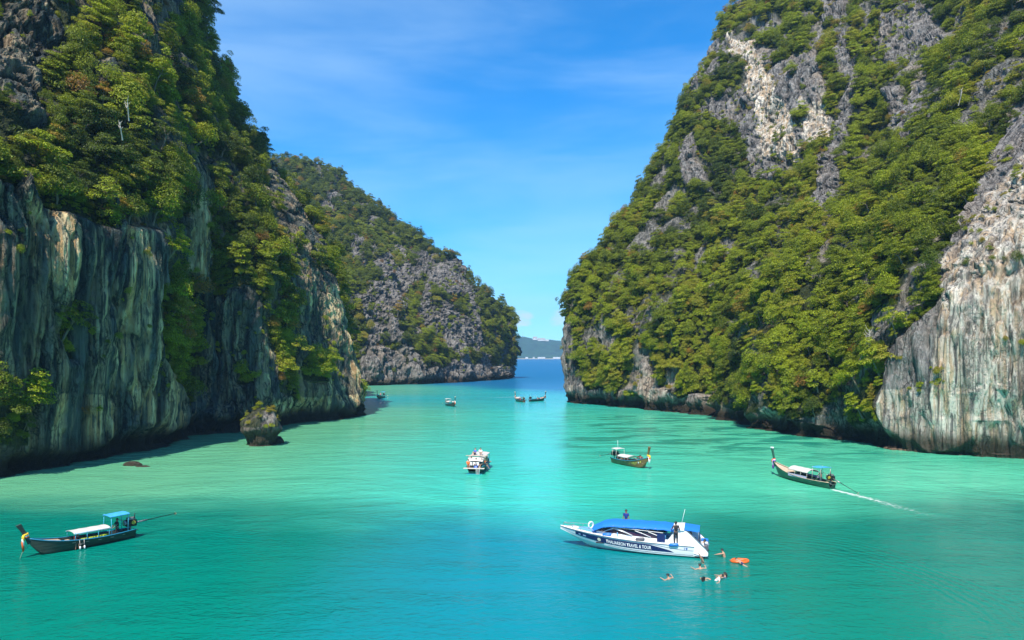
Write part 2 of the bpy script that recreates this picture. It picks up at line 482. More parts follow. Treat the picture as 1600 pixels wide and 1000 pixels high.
    CL[name] = dict(P=P.reshape(nu, nv, 3), n=n2.reshape(nu, nv, 3), veg=veg.reshape(nu, nv), obj=o, nu=nu, nv=nv)
    return o

def soft(v, polys, px, py, val):
    for p in polys:
        v = np.where(inpoly(px, py, p), val, v)
    return v

# ---- left cliff
rowsL = [None, 620, 480, 350, 230, 110, 0, -150, -330]
SL = [542, 536, 508, 462, 388, 308, 276, 254, 248]
colsL = [(-420, [70, 70, 70, 71, 76, 84, 90, 98, 110]),
         (-120, [84, 84, 84, 85, 93, 104, 112, 120, 134]),
         (60,   [97, 97, 96, 96, 107, 119, 127, 136, 150]),
         (170,  [110, 110, 108, 108, 118, 129, 137, 146, 158]),
         (246,  [122, 120, 118, 120, 128, 138, 146, 154, 166]),
         (285,  [138, 141, 142, 139, 138, 146, 153, 162, 172]),
         (370,  [145, 149, 152, 152, 150, 155, 161, 168, 176]),
         (430,  [151, 151, 152, 155, 157, 163, 168, 174, 180]),
         (500,  [163, 162, 163, 168, 170, 172, 174, 178, 184]),
         (548,  [172, 172, 176, 184, 184, 180, 180, 182, 187]),
         (576,  [184, 186, 190, 198, 197, 190, 186, 186, 191])]
ctrl = []
for pb, Ds in colsL:
    col = []
    for r in range(9):
        y = HY + CH * F / Ds[0] if r == 0 else rowsL[r]
        x = pb if pb <= 240 else 240 + (pb - 240) * (SL[r] - 240) / (576 - 240)
        col.append(W(x, y, Ds[r]))
    b = col[0]; col.insert(0, (b[0], b[1], -4.0))
    t = col[-1]; col.append((t[0] - 30, t[1] + 25, t[2] + 6)); col.append((t[0] - 80, t[1] + 60, t[2] + 4))
    ctrl.append(col)
tip = ctrl[-1]
for dx, dy in ((-6, 24), (-60, 45), (-170, 60)):
    ctrl.append([(p[0] + dx, p[1] + dy, p[2]) for p in tip])
near = []  # unseen cliff beside the camera, added to keep sun off the left wall
for X0, Y0, hh in ((-118, -75, 40), (-84, -30, 46), (-76, 25, 52)):
    col = [(X0, Y0, -4), (X0, Y0, 0)]
    for k in range(1, 9):
        f = k / 8; col.append((X0 - 34 * f * f, Y0, hh * (f ** 0.85) * (1 + .5 * f)))
    t = col[-1]; col.append((t[0] - 40, t[1] + 5, t[2] + 8)); col.append((t[0] - 90, t[1] + 10, t[2] + 6))
    near.append(col)
ctrl = near + ctrl
rockL = [[(-500, 345), (60, 352), (150, 340), (242, 350), (262, 245), (300, 255), (325, 320), (345, 440), (415, 440), (440, 400), (480, 420), (520, 460), (545, 540), (590, 600), (600, 760), (-500, 900)],
         [(-40, 50), (90, 50), (130, 95), (60, 115), (35, 180), (-40, 180)],
         [(205, -20), (262, -20), (262, 50), (235, 65)], [(425, 325), (515, 330), (520, 400), (430, 415)],
         [(400, 240), (430, 250), (440, 330), (405, 330)], [(130, 130), (170, 120), (180, 150), (140, 160)]]
vegL = [[(345, 300), (400, 300), (445, 440), (455, 560), (475, 625), (430, 600), (400, 480)],
        [(246, 400), (275, 420), (292, 520), (300, 600), (280, 610), (262, 600), (246, 520)],
        [(-60, 600), (22, 620), (22, 700), (-60, 740)],
        [(490, 300), (540, 400), (562, 470), (590, 560), (584, 628), (560, 560), (535, 470), (500, 400)],
        [(88, 500), (102, 510), (114, 565), (104, 570), (86, 525)],
        [(480, 560), (510, 560), (505, 590), (470, 580)], [(310, 410), (330, 400), (345, 470), (320, 460)]]
paleL = [[(20, 340), (252, 340), (262, 720), (200, 640), (150, 540), (90, 470), (40, 420)], [(60, 600), (160, 640), (160, 720), (60, 720)], [(430, 620), (570, 600), (570, 650), (430, 660)], [(280, 300), (330, 300), (340, 450), (270, 420)]]
pinkL = [[(455, 430), (500, 450), (555, 590), (560, 640), (520, 620), (480, 520)], [(405, 540), (430, 560), (430, 650), (405, 620)]]
def vegfunL(P, vx, vy, px, py, n):
    nz = fbm(P, 8, 8, 11, 3, 21.0)
    v = np.where(nz > -0.28, 1.0, 0.0)
    v = soft(v, rockL, vx, vy, 0.0)
    v = soft(v, vegL, vx, vy, 1.0)
    v = np.where((v < .5) & (nz > 0.42) & (vy < 640), 1.0, v)
    v = np.where(P[:, 1] < 60, (nz > 0).astype(float), v)
    s = fbm(P, 1.3, 1.3, 30, 2, 23.0)
    p = soft(np.full(v.shape, 0.34), paleL, vx, vy, 1.0) * sstep(-0.35, 0.25, s)
    q = soft(np.zeros(v.shape), pinkL, vx, vy, 1.0) * sstep(-0.1, 0.3, fbm(P, 3, 3, 5, 2, 24.0))
    return v, np.maximum(p, q)
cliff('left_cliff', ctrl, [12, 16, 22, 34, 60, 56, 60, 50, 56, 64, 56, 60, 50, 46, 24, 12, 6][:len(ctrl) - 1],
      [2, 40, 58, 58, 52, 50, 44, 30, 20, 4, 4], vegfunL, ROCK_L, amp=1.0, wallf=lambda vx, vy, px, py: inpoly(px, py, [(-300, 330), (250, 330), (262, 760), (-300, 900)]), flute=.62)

# ---- far middle cliff
mid = [(330, 360, 330, 252, 560), (470, 362, 400, 255, 565), (560, 369, 490, 264, 560), (620, 385, 564, 304, 545), (668, 400, 619, 361, 530),
       (708, 412, 678, 392, 512), (742, 436, 735, 443, 500), (768, 465, 775, 490, 496), (788, 500, 803, 545, 510)]
ctrl = []
for bx, bd, tx, ty, td in mid:
    by = HY + CH * F / bd
    b = W(bx, by, bd); col = [(b[0], b[1], -4), b]
    for k in range(1, 9):
        t = k / 8
        col.append(W(bx + (tx - bx) * t, by + (ty - by) * t ** 0.97, bd + (td - bd) * (t ** 2.0 if bx < 760 else t)))
    t = col[-1]; col.append((t[0] - 26, t[1] + 22, t[2] * 0.88)); col.append((t[0] - 90, t[1] + 70, t[2] * .4))
    ctrl.append(col)
tip = ctrl[-1]
for dx, dy in ((-22, 18), (-110, 50)):
    ctrl.append([(p[0] + dx, p[1] + dy, p[2]) for p in tip])
rockM = [[(590, 400), (620, 380), (665, 392), (700, 430), (742, 462), (750, 520), (770, 545), (812, 530), (815, 600), (560, 615), (570, 520), (555, 470)],
         [(545, 360), (565, 370), (570, 420), (550, 410)], [(690, 405), (720, 420), (725, 445), (700, 440)]]
vegM = [[(590, 500), (640, 480), (655, 530), (720, 555), (690, 575), (600, 570)], [(730, 470), (760, 480), (800, 530), (790, 580), (760, 570), (745, 520)],
        [(640, 430), (665, 440), (660, 470), (640, 460)]]
def vegfunM(P, vx, vy, px, py, n):
    nz = fbm(P, 14, 14, 16, 3, 31.0)
    v = np.where(nz > -0.42, 1.0, 0.0)
    v = soft(v, rockM, vx, vy, 0.0)
    inr = soft(np.zeros(v.shape), rockM, vx, vy, 1.0) > .5
    v = np.where(inr & (nz > 0.3), 1.0, v)
    v = np.where((soft(np.zeros(v.shape), vegM, vx, vy, 1.0) > .5) & (nz > -0.25), 1.0, v)
    v = np.where(P[:, 2] < 8, 0.0, v)
    return v, 0.18 + 0.5 * sstep(0.1, 0.5, fbm(P, 5, 5, 14, 3, 33.0)) * (P[:, 2] < 40)
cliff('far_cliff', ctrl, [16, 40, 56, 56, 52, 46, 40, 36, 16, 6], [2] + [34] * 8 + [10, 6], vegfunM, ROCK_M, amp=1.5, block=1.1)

# ---- right cliff
rowsR = [None, 600, 520, 440, 360, 280, 200, 100, 0, -150, -350]
SR = [891, 886, 893, 912, 958, 1022, 1072, 1112, 1172, 1280, 1430]
colsR = [(890,  [241, 243, 246, 250, 262, 275, 290, 305, 322, 345, 370]),
         (925,  [228, 229, 232, 237, 248, 260, 276, 292, 310, 335, 362]),
         (985,  [211, 213, 217, 224, 234, 246, 262, 274, 296, 322, 352]),
         (1060, [192, 194, 199, 207, 218, 230, 242, 254, 278, 306, 340]),
         (1140, [171, 174, 180, 190, 202, 215, 226, 236, 262, 292, 328]),
         (1220, [148, 152, 160, 171, 185, 200, 214, 228, 248, 280, 316]),
         (1300, [131, 135, 143, 155, 170, 186, 200, 216, 236, 268, 304]),
         (1360, [121, 122, 126, 135, 153, 170, 186, 202, 222, 254, 292]),
         (1400, [117, 117, 119, 125, 138, 156, 172, 190, 210, 242, 280]),
         (1500, [111, 110, 110, 112, 119, 133, 150, 170, 192, 224, 264]),
         (1600, [107, 106, 106, 107, 109, 116, 130, 152, 175, 208, 250]),
         (1750, [99, 99, 99, 100, 102, 108, 122, 140, 160, 195, 238]),
         (2150, [80, 80, 81, 82, 86, 93, 106, 122, 140, 170, 210])]
ctrl = []
for pb, Ds in colsR:
    col = []
    for r in range(11):
        y = HY + CH * F / Ds[0] if r == 0 else rowsR[r]
        x = SR[r] + (pb - 890) * (1750 - SR[r]) / (1750 - 890)
        col.append(W(x, y, Ds[r]))
    b = col[0]; col.insert(0, (b[0], b[1], -4.0))
    t = col[-1]; col.append((t[0] + 40, t[1] + 40, t[2] - 10))
    ctrl.append(col)
tip = ctrl[0]
back = [[(p[0] + dx, p[1] + dy, p[2]) for p in tip] for dx, dy in ((170, 80), (60, 55), (9, 24))]
c = ctrl[-1]
ctrl = back + ctrl + [[(p[0] + 25, p[1] - 45, p[2] * .9) for p in c]]
rockR = [[(1372, 730), (1366, 620), (1380, 545), (1440, 475), (1470, 400), (1530, 290), (1556, 215), (1600, 150), (2400, -200), (2400, 1000)],
         [(1105, 90), (1140, 72), (1270, 82), (1295, 150), (1298, 225), (1250, 245), (1215, 280), (1178, 278), (1162, 215), (1120, 190), (1098, 150)],
         [(1375, 30), (1410, 0), (1440, 0), (1470, 60), (1440, 90), (1400, 110), (1375, 90)], [(1385, 140), (1420, 140), (1415, 200), (1378, 210)],
         [(1285, -20), (1335, -20), (1320, 50), (1290, 40)], [(1262, 340), (1295, 215), (1325, 120), (1350, 120), (1322, 225), (1290, 345)], [(1400, 210), (1440, 120), (1455, 130), (1425, 250)], [(1058, 225), (1100, 195), (1102, 290), (1070, 290)], [(1300, 60), (1330, 80), (1310, 130), (1295, 110)],
         [(880, 500), (900, 495), (908, 560), (920, 610), (880, 640)], [(1000, 560), (1022, 590), (1010, 640), (990, 620)], [(1285, 340), (1305, 340), (1300, 400), (1285, 390)]]
footR = [[(880, 595), (950, 602), (1100, 626), (1250, 657), (1370, 668), (1372, 730), (880, 660)]]
SCAR = [(1142, 66), (1180, 68), (1207, 120), (1222, 172), (1250, 198), (1250, 244), (1196, 248), (1184, 190), (1180, 140), (1156, 100)]
paleR = [SCAR, [(1255, 160), (1297, 165), (1292, 222), (1258, 232)],
         [(1450, 470), (1480, 400), (1545, 300), (1600, 240), (2400, 0), (2400, 1000), (1440, 1000)],
         [(1372, 600), (1450, 600), (1450, 720), (1372, 720)]]
def vegfunR(P, vx, vy, px, py, n):
    nz = fbm(P, 9, 9, 13, 3, 41.0)
    v = np.where(nz > -0.62, 1.0, 0.0)
    v = soft(v, rockR, vx, vy, 0.0)
    inf = inpoly(vx, vy, footR[0])
    v = np.where(inf & (nz < -0.08), 0.0, v)
    iw = inpoly(vx, vy, rockR[0])
    v = np.where(iw, 0.0, v)
    i2 = inpoly(vx, vy, [(1080, 70), (1300, 80), (1300, 280), (1080, 200)])
    v = np.where(i2 & (v < .5) & (nz > 0.22), 1.0, v)
    v = np.where(inpoly(vx, vy, SCAR) | inpoly(vx, vy, paleR[1]), 0.0, v)
    # creeper-hung gullies in the upper face
    up = (py < 130) & (vx < 1400) & (fbm(P, 5, 5, 40, 2, 43.0) > 0.36)
    v = np.where(up, 0.0, v)
    st = fbm(P, 1.6, 1.6, 60, 3, 44.0)
    p = soft(np.full(v.shape, 0.1), paleR, vx, vy, 1.0) * (0.6 + 0.4 * sstep(-0.3, 0.2, st))
    p = np.where(inpoly(px, py, [(1120, 60), (1300, 60), (1300, 260), (1160, 260)]) & (p > .3), 1.0, p)
    p = np.maximum(p, inf * 0.6 * sstep(-0.1, 0.3, fbm(P, 3, 3, 6, 2, 45.0)))
    return v, p
def wallR(vx, vy, px, py): return inpoly(vx, vy, rockR[0])
cu = [8, 16, 26] + [60, 64, 64, 66, 66, 60, 52, 44, 76, 74, 60, 14] + [6]
cv = [2, 44, 44, 46, 44, 44, 44, 52, 48, 40, 16, 6]
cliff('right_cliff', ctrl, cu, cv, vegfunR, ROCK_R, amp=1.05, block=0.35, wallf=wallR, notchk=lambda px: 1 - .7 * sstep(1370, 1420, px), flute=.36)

# ------------------------------------------------------------------ foliage
def leaf_material(name):
    m, nt, nd, lk, b = new_mat(name)
    at = N(nt, 'ShaderNodeAttribute', attribute_type='INSTANCER', attribute_name='tint')
    geo = N(nt, 'ShaderNodeNewGeometry')
    rp = N(nt, 'ShaderNodeValToRGB')
    cr_ = rp.color_ramp
    cols = [(0.0, (0.025, 0.045, 0.010)), (0.22, (0.070, 0.108, 0.012)), (0.45, (0.185, 0.225, 0.014)), (0.66, (0.30, 0.36, 0.012)),
            (0.80, (0.30, 0.27, 0.03)), (0.89, (0.30, 0.22, 0.03)), (0.97, (0.40, 0.17, 0.02)), (1.0, (0.17, 0.11, 0.06))]
    cr_.elements[0].position = 0; cr_.elements[0].color = (*cols[0][1], 1)
    cr_.elements[1].position = 1; cr_.elements[1].color = (*cols[-1][1], 1)
    for p, c in cols[1:-1]:
        e = cr_.elements.new(p); e.color = (*c, 1)
    add = N(nt, 'ShaderNodeMath', operation='MULTIPLY_ADD')
    lk.new(geo.outputs['Random Per Island'], add.inputs[0]); add.inputs[1].default_value = 0.16
    lk.new(at.outputs['Fac'], add.inputs[2])
    sb = N(nt, 'ShaderNodeMath', operation='SUBTRACT', use_clamp=True); lk.new(add.outputs[0], sb.inputs[0]); sb.inputs[1].default_value = 0.08
    lk.new(sb.outputs[0], rp.inputs[0])
    hv = N(nt, 'ShaderNodeHueSaturation')
    rr = N(nt, 'ShaderNodeMapRange', i_3=0.65, i_4=1.35); lk.new(geo.outputs['Random Per Island'], rr.inputs[0])
    lk.new(rr.outputs[0], hv.inputs['Value']); lk.new(rp.outputs[0], hv.inputs['Color'])
    lk.new(hv.outputs[0], b.inputs['Base Color'])
    b.inputs['Roughness'].default_value = 0.55
    b.inputs['Specular IOR Level'].default_value = 0.3
    tr = N(nt, 'ShaderNodeBsdfTranslucent'); lk.new(hv.outputs[0], tr.inputs['Color'])
    mxs = N(nt, 'ShaderNodeMixShader'); mxs.inputs[0].default_value = 0.36
    out = nd['Material Output']
    lk.new(b.outputs[0], mxs.inputs[1]); lk.new(tr.outputs[0], mxs.inputs[2]); lk.new(mxs.outputs[0], out.inputs['Surface'])
    return m
LEAF = leaf_material('tree_leaves')
BARK = paint('tree_bark', (0.16, 0.13, 0.10), 0.9, bump=0.05, var=0.3, scale=2.0, stretch=(1, 1, .3))

def crown_mesh(name, seed, lobes, leaf, nleaf, flat=0.0):
    """leaf sprays (small quads) spread over and through a set of lobes"""
    rng = np.random.RandomState(seed)
    V = []; tot = sum(l[3] ** 2 for l in lobes)
    for (cx, cy, cz, r, sq) in lobes:
        k = int(nleaf * r * r / tot)
        d = rng.normal(size=(k, 3)); d /= np.linalg.norm(d, axis=1, keepdims=True)
        d[:, 2] = np.abs(d[:, 2]) * np.where(rng.rand(k) < 0.82, 1, -0.6)
        rr = r * (0.62 + 0.42 * rng.rand(k) ** 0.6)
        rr *= 1 + 0.25 * vnoise(d[:, 0] * 2.3 + seed, d[:, 1] * 2.3, d[:, 2] * 2.3)
        c = np.array([cx, cy, cz]) + d * rr[:, None] * np.array([1, 1, sq])
        nn = d * 0.7 + rng.normal(size=(k, 3)) * 0.55 + np.array([0, 0, 0.55 + flat]); nn /= np.linalg.norm(nn, axis=1, keepdims=True)
        a = np.cross(nn, rng.normal(size=(k, 3))); a /= np.linalg.norm(a, axis=1, keepdims=True)
        b = np.cross(nn, a)
        s = leaf * (0.6 + 0.8 * rng.rand(k))[:, None]
        bend = nn * s * 0.25
        V.append(np.stack([c - a * s - bend, c - b * s * .55, c + a * s - bend, c + b * s * .55], 1))
    V = np.concatenate(V); n = len(V)
    me = bpy.data.meshes.new(name)
    me.vertices.add(n * 4); me.vertices.foreach_set('co', V.astype(np.float32).ravel())
    me.loops.add(n * 4); me.loops.foreach_set('vertex_index', np.arange(n * 4, dtype=np.int32))
    me.polygons.add(n); me.polygons.foreach_set('loop_start', np.arange(0, n * 4, 4, dtype=np.int32))
    me.polygons.foreach_set('loop_total', np.full(n, 4, np.int32))
    me.update(calc_edges=True)
    me.materials.append(LEAF)
    return me
def ring_lobes(seed, n, rad, h, r0, r1, sq, top=True):
    rng = random.Random(seed); L = []
    for i in range(n):
        a = i * 6.283 / n + rng.uniform(-.5, .5); q = rad * rng.uniform(.55, 1.1)
        L.append((math.cos(a) * q, math.sin(a) * q, h * rng.uniform(.75, 1.1), rng.uniform(r0, r1), sq))
    if top: L.append((rng.uniform(-.1, .1), rng.uniform(-.1, .1), h * 1.35, r1, sq))
    return L
# unit crowns about 2 across; trunk foot at the origin
CROWNS = [
    ('bushy', crown_mesh('crown_bushy', 1, ring_lobes(1, 6, .55, .95, .38, .55, .8), .050, 1700)),
    ('bushy', crown_mesh('crown_rounded', 2, ring_lobes(2, 5, .45, .9, .42, .6, .9), .050, 1700)),
    ('umbrella', crown_mesh('crown_umbrella', 3, ring_lobes(3, 8, .72, 1.25, .28, .42, .42), .050, 1700, .6)),
    ('spreading', crown_mesh('crown_tiered', 4, ring_lobes(4, 6, .65, .8, .26, .4, .4) + ring_lobes(14, 5, .4, 1.3, .25, .38, .4), .050, 1700, .5)),
    ('low', crown_mesh('crown_low', 5, ring_lobes(5, 8, .7, .38, .26, .45, .65), .052, 1500)),
    ('ragged', crown_mesh('crown_ragged', 6, ring_lobes(6, 9, .7, .95, .18, .36, .8) + ring_lobes(16, 4, .3, 1.35, .2, .3, .9), .050, 1450)),
    ('hanging', crown_mesh('crown_hanging', 7, ring_lobes(7, 5, .45, .55, .22, .4, .8) + [(.15, .1, .1, .32, 1.2), (-.2, .0, -.25, .28, 1.3), (.1, -.1, -.7, .22, 1.4), (0, .1, -1.1, .15, 1.3)], .050, 1450)),
]
def tube_bm(bm, pts, radii, seg=6):
    rings = []
    pts = [Vector(p) for p in pts]
    for i, p in enumerate(pts):
        d = (pts[min(i + 1, len(pts) - 1)] - pts[max(i - 1, 0)]).normalized()
        a = d.orthogonal().normalized(); b = d.cross(a)
        rings.append([bm.verts.new(p + (a * math.cos(6.2832 * k / seg) + b * math.sin(6.2832 * k / seg)) * radii[i]) for k in range(seg)])
    # keep rings aligned
    for i in range(1, len(rings)):
        r0, r1 = rings[i - 1], rings[i]
        best = min(range(seg), key=lambda s: (r1[s].co - r0[0].co).length)
        rings[i] = r1[best:] + r1[:best]
        if (rings[i][1].co - r0[1].co).length > (rings[i][-1].co - r0[1].co).length:
            rings[i] = [rings[i][0]] + rings[i][1:][::-1]
    for i in range(1, len(rings)):
        for k in range(seg):
            bm.faces.new((rings[i - 1][k], rings[i - 1][(k + 1) % seg], rings[i][(k + 1) % seg], rings[i][k]))
    bm.faces.new(rings[0][::-1]); bm.faces.new(rings[-1])
def trunk_mesh(name, seed, h):
    rng = random.Random(seed); bm = bmesh.new()
    pts = [(0, 0, -0.35), (rng.uniform(-.05, .05), rng.uniform(-.05, .05), h * .35), (rng.uniform(-.1, .1), rng.uniform(-.1, .1), h * .7)]
    tube_bm(bm, pts, [.075, .055, .045])
    for k in range(4):
        a = k * 1.57 + rng.uniform(-.4, .4); q = rng.uniform(.3, .55)
        tube_bm(bm, [pts[-1], (pts[-1][0] + math.cos(a) * q * .5, pts[-1][1] + math.sin(a) * q * .5, h * .85), (math.cos(a) * q, math.sin(a) * q, h * 1.05)], [.036, .026, .012], 5)
    me = bpy.data.meshes.new(name); bm.to_mesh(me); bm.free(); me.materials.append(BARK)
    return me
TRUNKS = [trunk_mesh('trunk_short', 1, .8), trunk_mesh('trunk_bent', 2, .85), trunk_mesh('trunk_tall', 3, 1.2), trunk_mesh('trunk_forked', 4, .95), trunk_mesh('trunk_low', 5, .35), trunk_mesh('trunk_thin', 6, .95), trunk_mesh('trunk_creeper', 7, .45)]

# occluder for the visibility test
occ_v, occ_f = [], []
for c in CL.values():
    P = c['P'][::4, ::4]; nu, nv = P.shape[:2]; o0 = len(occ_v)
    occ_v += [Vector(p) for p in P.reshape(-1, 3)]
    occ_f += [(o0 + a * nv + b, o0 + (a + 1) * nv + b, o0 + (a + 1) * nv + b + 1, o0 + a * nv + b + 1) for a in range(nu - 1) for b in range(nv - 1)]
BVH = BVHTree.FromPolygons(occ_v, occ_f)
EYE = Vector((0, 0, CH))
def seen(p):
    d = p - EYE; L = d.length
    h = BVH.ray_cast(EYE, d / L, L - 2.5)
    return h[0] is None

rng = np.random.RandomState(5)
def scatter(name, dens, smin, smax, tintfun, margin=60, rock=False):
    """random plant spots on the vegetated part of one cliff -> list of dicts"""
    c = CL[name]; P = c['P']; n = c['n']; veg = c['veg']
    nu, nv = veg.shape
    p00, p10, p01 = P[:-1, :-1], P[1:, :-1], P[:-1, 1:]
    area = np.linalg.norm(np.cross(p10 - p00, p01 - p00), axis=2)
    v = veg[:-1, :-1]
    Pc = p00.reshape(-1, 3); px, py = PROJ(Pc)
    far = (name == 'far_cliff')
    ok = (px > -margin) & ~(far & (px > 790) & (Pc[:, 1] > 508)) & (px < 1600 + margin) & (py > -margin - 30) & (Pc[:, 1] > 40) & (Pc[:, 2] > 3.0)
    to = Pc - np.array([0, 0, CH]); nn = n[:-1, :-1].reshape(-1, 3)
    nrm = grid_smooth(n)[:-1, :-1].reshape(-1, 3)
    face = -(to * nrm).sum(1) / np.linalg.norm(to, axis=1)
    gap = sstep(-0.34, 0.0, fbm(Pc, 6, 6, 9, 3, 70.0)) * 0.92 + 0.08
    w = area.ravel() * v.ravel() * ok * (face > -0.45)
    w = w * gap if not rock else area.ravel() * (1 - v.ravel()) * ok * (face > -0.3) * (Pc[:, 2] > 6) * sstep(0.0, 0.3, fbm(Pc, 4, 4, 6, 3, 77.0)) ** 2
    tot = w.sum(); cnt = int(tot * dens)
    cum = np.cumsum(w) / tot
    idx = np.searchsorted(cum, rng.rand(cnt))
    out = []
    U = rng.rand(cnt, 4)
    jit = (p10 - p00).reshape(-1, 3)[idx] * U[:, :1] + (p01 - p00).reshape(-1, 3)[idx] * U[:, 1:2]
    pos = Pc[idx] + jit
    pn = nrm[idx]
    s = smin + (smax - smin) * U[:, 2] ** 2.2
    tint = tintfun(pos, U[:, 3])
    return pos, pn, s, tint
def grid_smooth(n):
    g = n.copy()
    for _ in range(10):
        g = (g + np.roll(g, 1, 0) + np.roll(g, -1, 0) + np.roll(g, 1, 1) + np.roll(g, -1, 1)) / 5
    return g / (np.linalg.norm(g, axis=2, keepdims=True) + 1e-9)

def tintL(p, u):
    b = fbm(p, 16, 16, 14, 2, 50.0)
    t = np.minimum(0.30 + 0.38 * u + b * 0.34, .73)
    t = np.where(u > 0.95, 0.80 + (u - 0.95) * 3.2, t)
    return np.clip(t, 0, 1)
def tintR(p, u):
    b = fbm(p, 18, 18, 16, 2, 51.0)
    t = np.minimum(0.38 + 0.34 * u + b * 0.42, .75)
    t = np.where(u > 0.95, 0.76 + (u - 0.95) * 3.4, t)
    return np.clip(t, 0, 1)
def tintM(p, u):
    t = np.minimum(0.26 + 0.28 * u + fbm(p, 25, 25, 22, 2, 52.0) * 0.25, .7)
    t = np.where(u > 0.92, 0.76 + (u - 0.92) * 2.4, t)
    return np.clip(t, 0, 1)

SETS = {
    'left_cliff': scatter('left_cliff', 0.46, 0.6, 3.3, tintL),
    'far_cliff': scatter('far_cliff', 0.15, 1.4, 3.7, tintM),
    'right_cliff': scatter('right_cliff', 0.44, 0.6, 2.8, tintR),
}
for k, s in SETS.items(): print('plants', k, len(s[0]))

def orient(nv, up=0.62, rz=0.0):
    a = (Vector((0, 0, 1)) * up + Vector(nv) * (1 - up)).normalized()
    return (a.to_track_quat('Z', 'Y') @ Euler((0, 0, rz)).to_quaternion())

# choose the individuals: the largest-looking ones that are really in view, spread out
cands = []
for nm, (pos, pn, s, tint) in SETS.items():
    px, py = PROJ(pos)
    app = s / pos[:, 1]
    for i in np.argsort(-app)[:1400]:
        if 4 < px[i] < 1588 and 4 < py[i] < 700: cands.append((app[i], nm, int(i), px[i], py[i]))
cands.sort(reverse=True)
SPLIT = {}
chosen = []; cell = {}
QUOTA = {'left_cliff': 115, 'right_cliff': 140, 'far_cliff': 42}
cntq = dict.fromkeys(QUOTA, 0)
for a, nm, i, x, y in cands:
    if cntq[nm] >= QUOTA[nm]: continue
    r = a * F * (0.85 if nm != 'far_cliff' else 1.0)
    if any(n2 == nm and (x - x2) ** 2 + (y - y2) ** 2 < (0.8 * (r + r2)) ** 2 for _, n2, _, x2, y2, r2 in chosen): continue
    pos, pn, s, tint = SETS[nm]
    p = Vector(pos[i]) + Vector(pn[i]) * (0.6 * s[i]) + Vector((0, 0, s[i] * 1.1))
    if not seen(p): continue
    chosen.append((a, nm, i, x, y, r)); cntq[nm] += 1
used = {nm: set() for nm in SETS}
WHERE = {'left_cliff': [(lambda x, y: y < 120, 'high up on the dark left cliff'), (lambda x, y: x < 270 and y < 420, 'on the ledge above the bare streaked wall of the left cliff'),
                        (lambda x, y: y < 420, 'on the ridge of the left headland'), (lambda x, y: True, 'clinging to the lower wall of the left cliff')],
         'far_cliff': [(lambda x, y: y < 380, 'on the wooded top of the distant middle headland'), (lambda x, y: True, 'between grey pinnacles of the distant middle headland')],
         'right_cliff': [(lambda x, y: x > 1380 and y > 330, 'on the pale bare wall at the right edge'), (lambda x, y: y < 180, 'high on the right cliff near the grey crags'),
                         (lambda x, y: x < 1050, 'along the left shoulder of the right cliff'), (lambda x, y: y > 540, 'low on the right cliff above the water'),
                         (lambda x, y: True, 'in the thick green middle slope of the right cliff')]}
def colour_word(t):
    return 'dark green' if t < .3 else 'mid green' if t < .5 else 'bright green' if t < .72 else 'yellowish olive' if t < .87 else 'orange brown'
SHAPE = {'bushy': 'bushy', 'umbrella': 'umbrella', 'spreading': 'tiered', 'low': 'sprawling', 'ragged': 'ragged', 'hanging': 'trailing'}
SHORT = {'high up on the dark left cliff': "left cliff's dark heights", 'on the ledge above the bare streaked wall of the left cliff': "left cliff's wooded ledge",
         'on the ridge of the left headland': "left headland's ridge", 'clinging to the lower wall of the left cliff': "left cliff's lower wall",
         'on the wooded top of the distant middle headland': "distant headland's wooded top", 'between grey pinnacles of the distant middle headland': "distant headland's grey pinnacles",
         'on the pale bare wall at the right edge': "right cliff's pale wall", 'high on the right cliff near the grey crags': "right cliff's craggy heights",
         'along the left shoulder of the right cliff': "right cliff's left shoulder", 'low on the right cliff above the water': "right cliff's foot",
         'in the thick green middle slope of the right cliff': "right cliff's jungle slope"}
def zone_of(nm, x, y): return next(w for f, w in WHERE[nm] if f(x, y))
zc = {}
for a, nm, i, x, y, r in chosen: zc.setdefault(zone_of(nm, x, y), []).append((x, y))
def part_of(z, x, y):
    xs_, ys_ = sorted(q[0] for q in zc[z]), sorted(q[1] for q in zc[z]); n = len(xs_)
    h = 'left' if x <= xs_[n // 3] else 'right' if x > xs_[2 * n // 3] else 'middle'
    v = 'top' if y <= ys_[n // 3] else 'bottom' if y > ys_[2 * n // 3] else 'centre'
    return v, h
for a, nm, i, x, y, r in chosen:
    pos, pn, s, tint = SETS[nm]; used[nm].add(i)
    p = Vector(pos[i]); k = rng.randint(0, 7); sc = float(s[i])
    if nm == 'right_cliff' and rng.rand() < .3: k = 2
    where = zone_of(nm, x, y); v_, h_ = part_of(where, x, y)
    name = 'shrub' if (sc < 2.2 or CROWNS[k][0] == 'low') else 'tree'
    o = empty(name, p + Vector(pn[i]) * 0.15 * sc)
    o.rotation_mode = 'QUATERNION'; o.rotation_quaternion = orient(pn[i], .66, rng.rand() * 6.28)
    o.scale = (sc, sc, sc * rng.uniform(.85, 1.15))
    size = 'large' if sc > 3.0 else 'medium' if sc > 2.2 else 'small'
    tag(o, '%s %s %s %s, %s %s of the %s' % (size, colour_word(tint[i]), SHAPE[CROWNS[k][0]], name, v_, h_, SHORT[where]), name, '%ss %s' % (name, where))
    cw = link('crown', CROWNS[k][1], o); cw['tint'] = float(tint[i])
    link('trunk', TRUNKS[k], o)
print('individual plants', cntq, len(chosen))

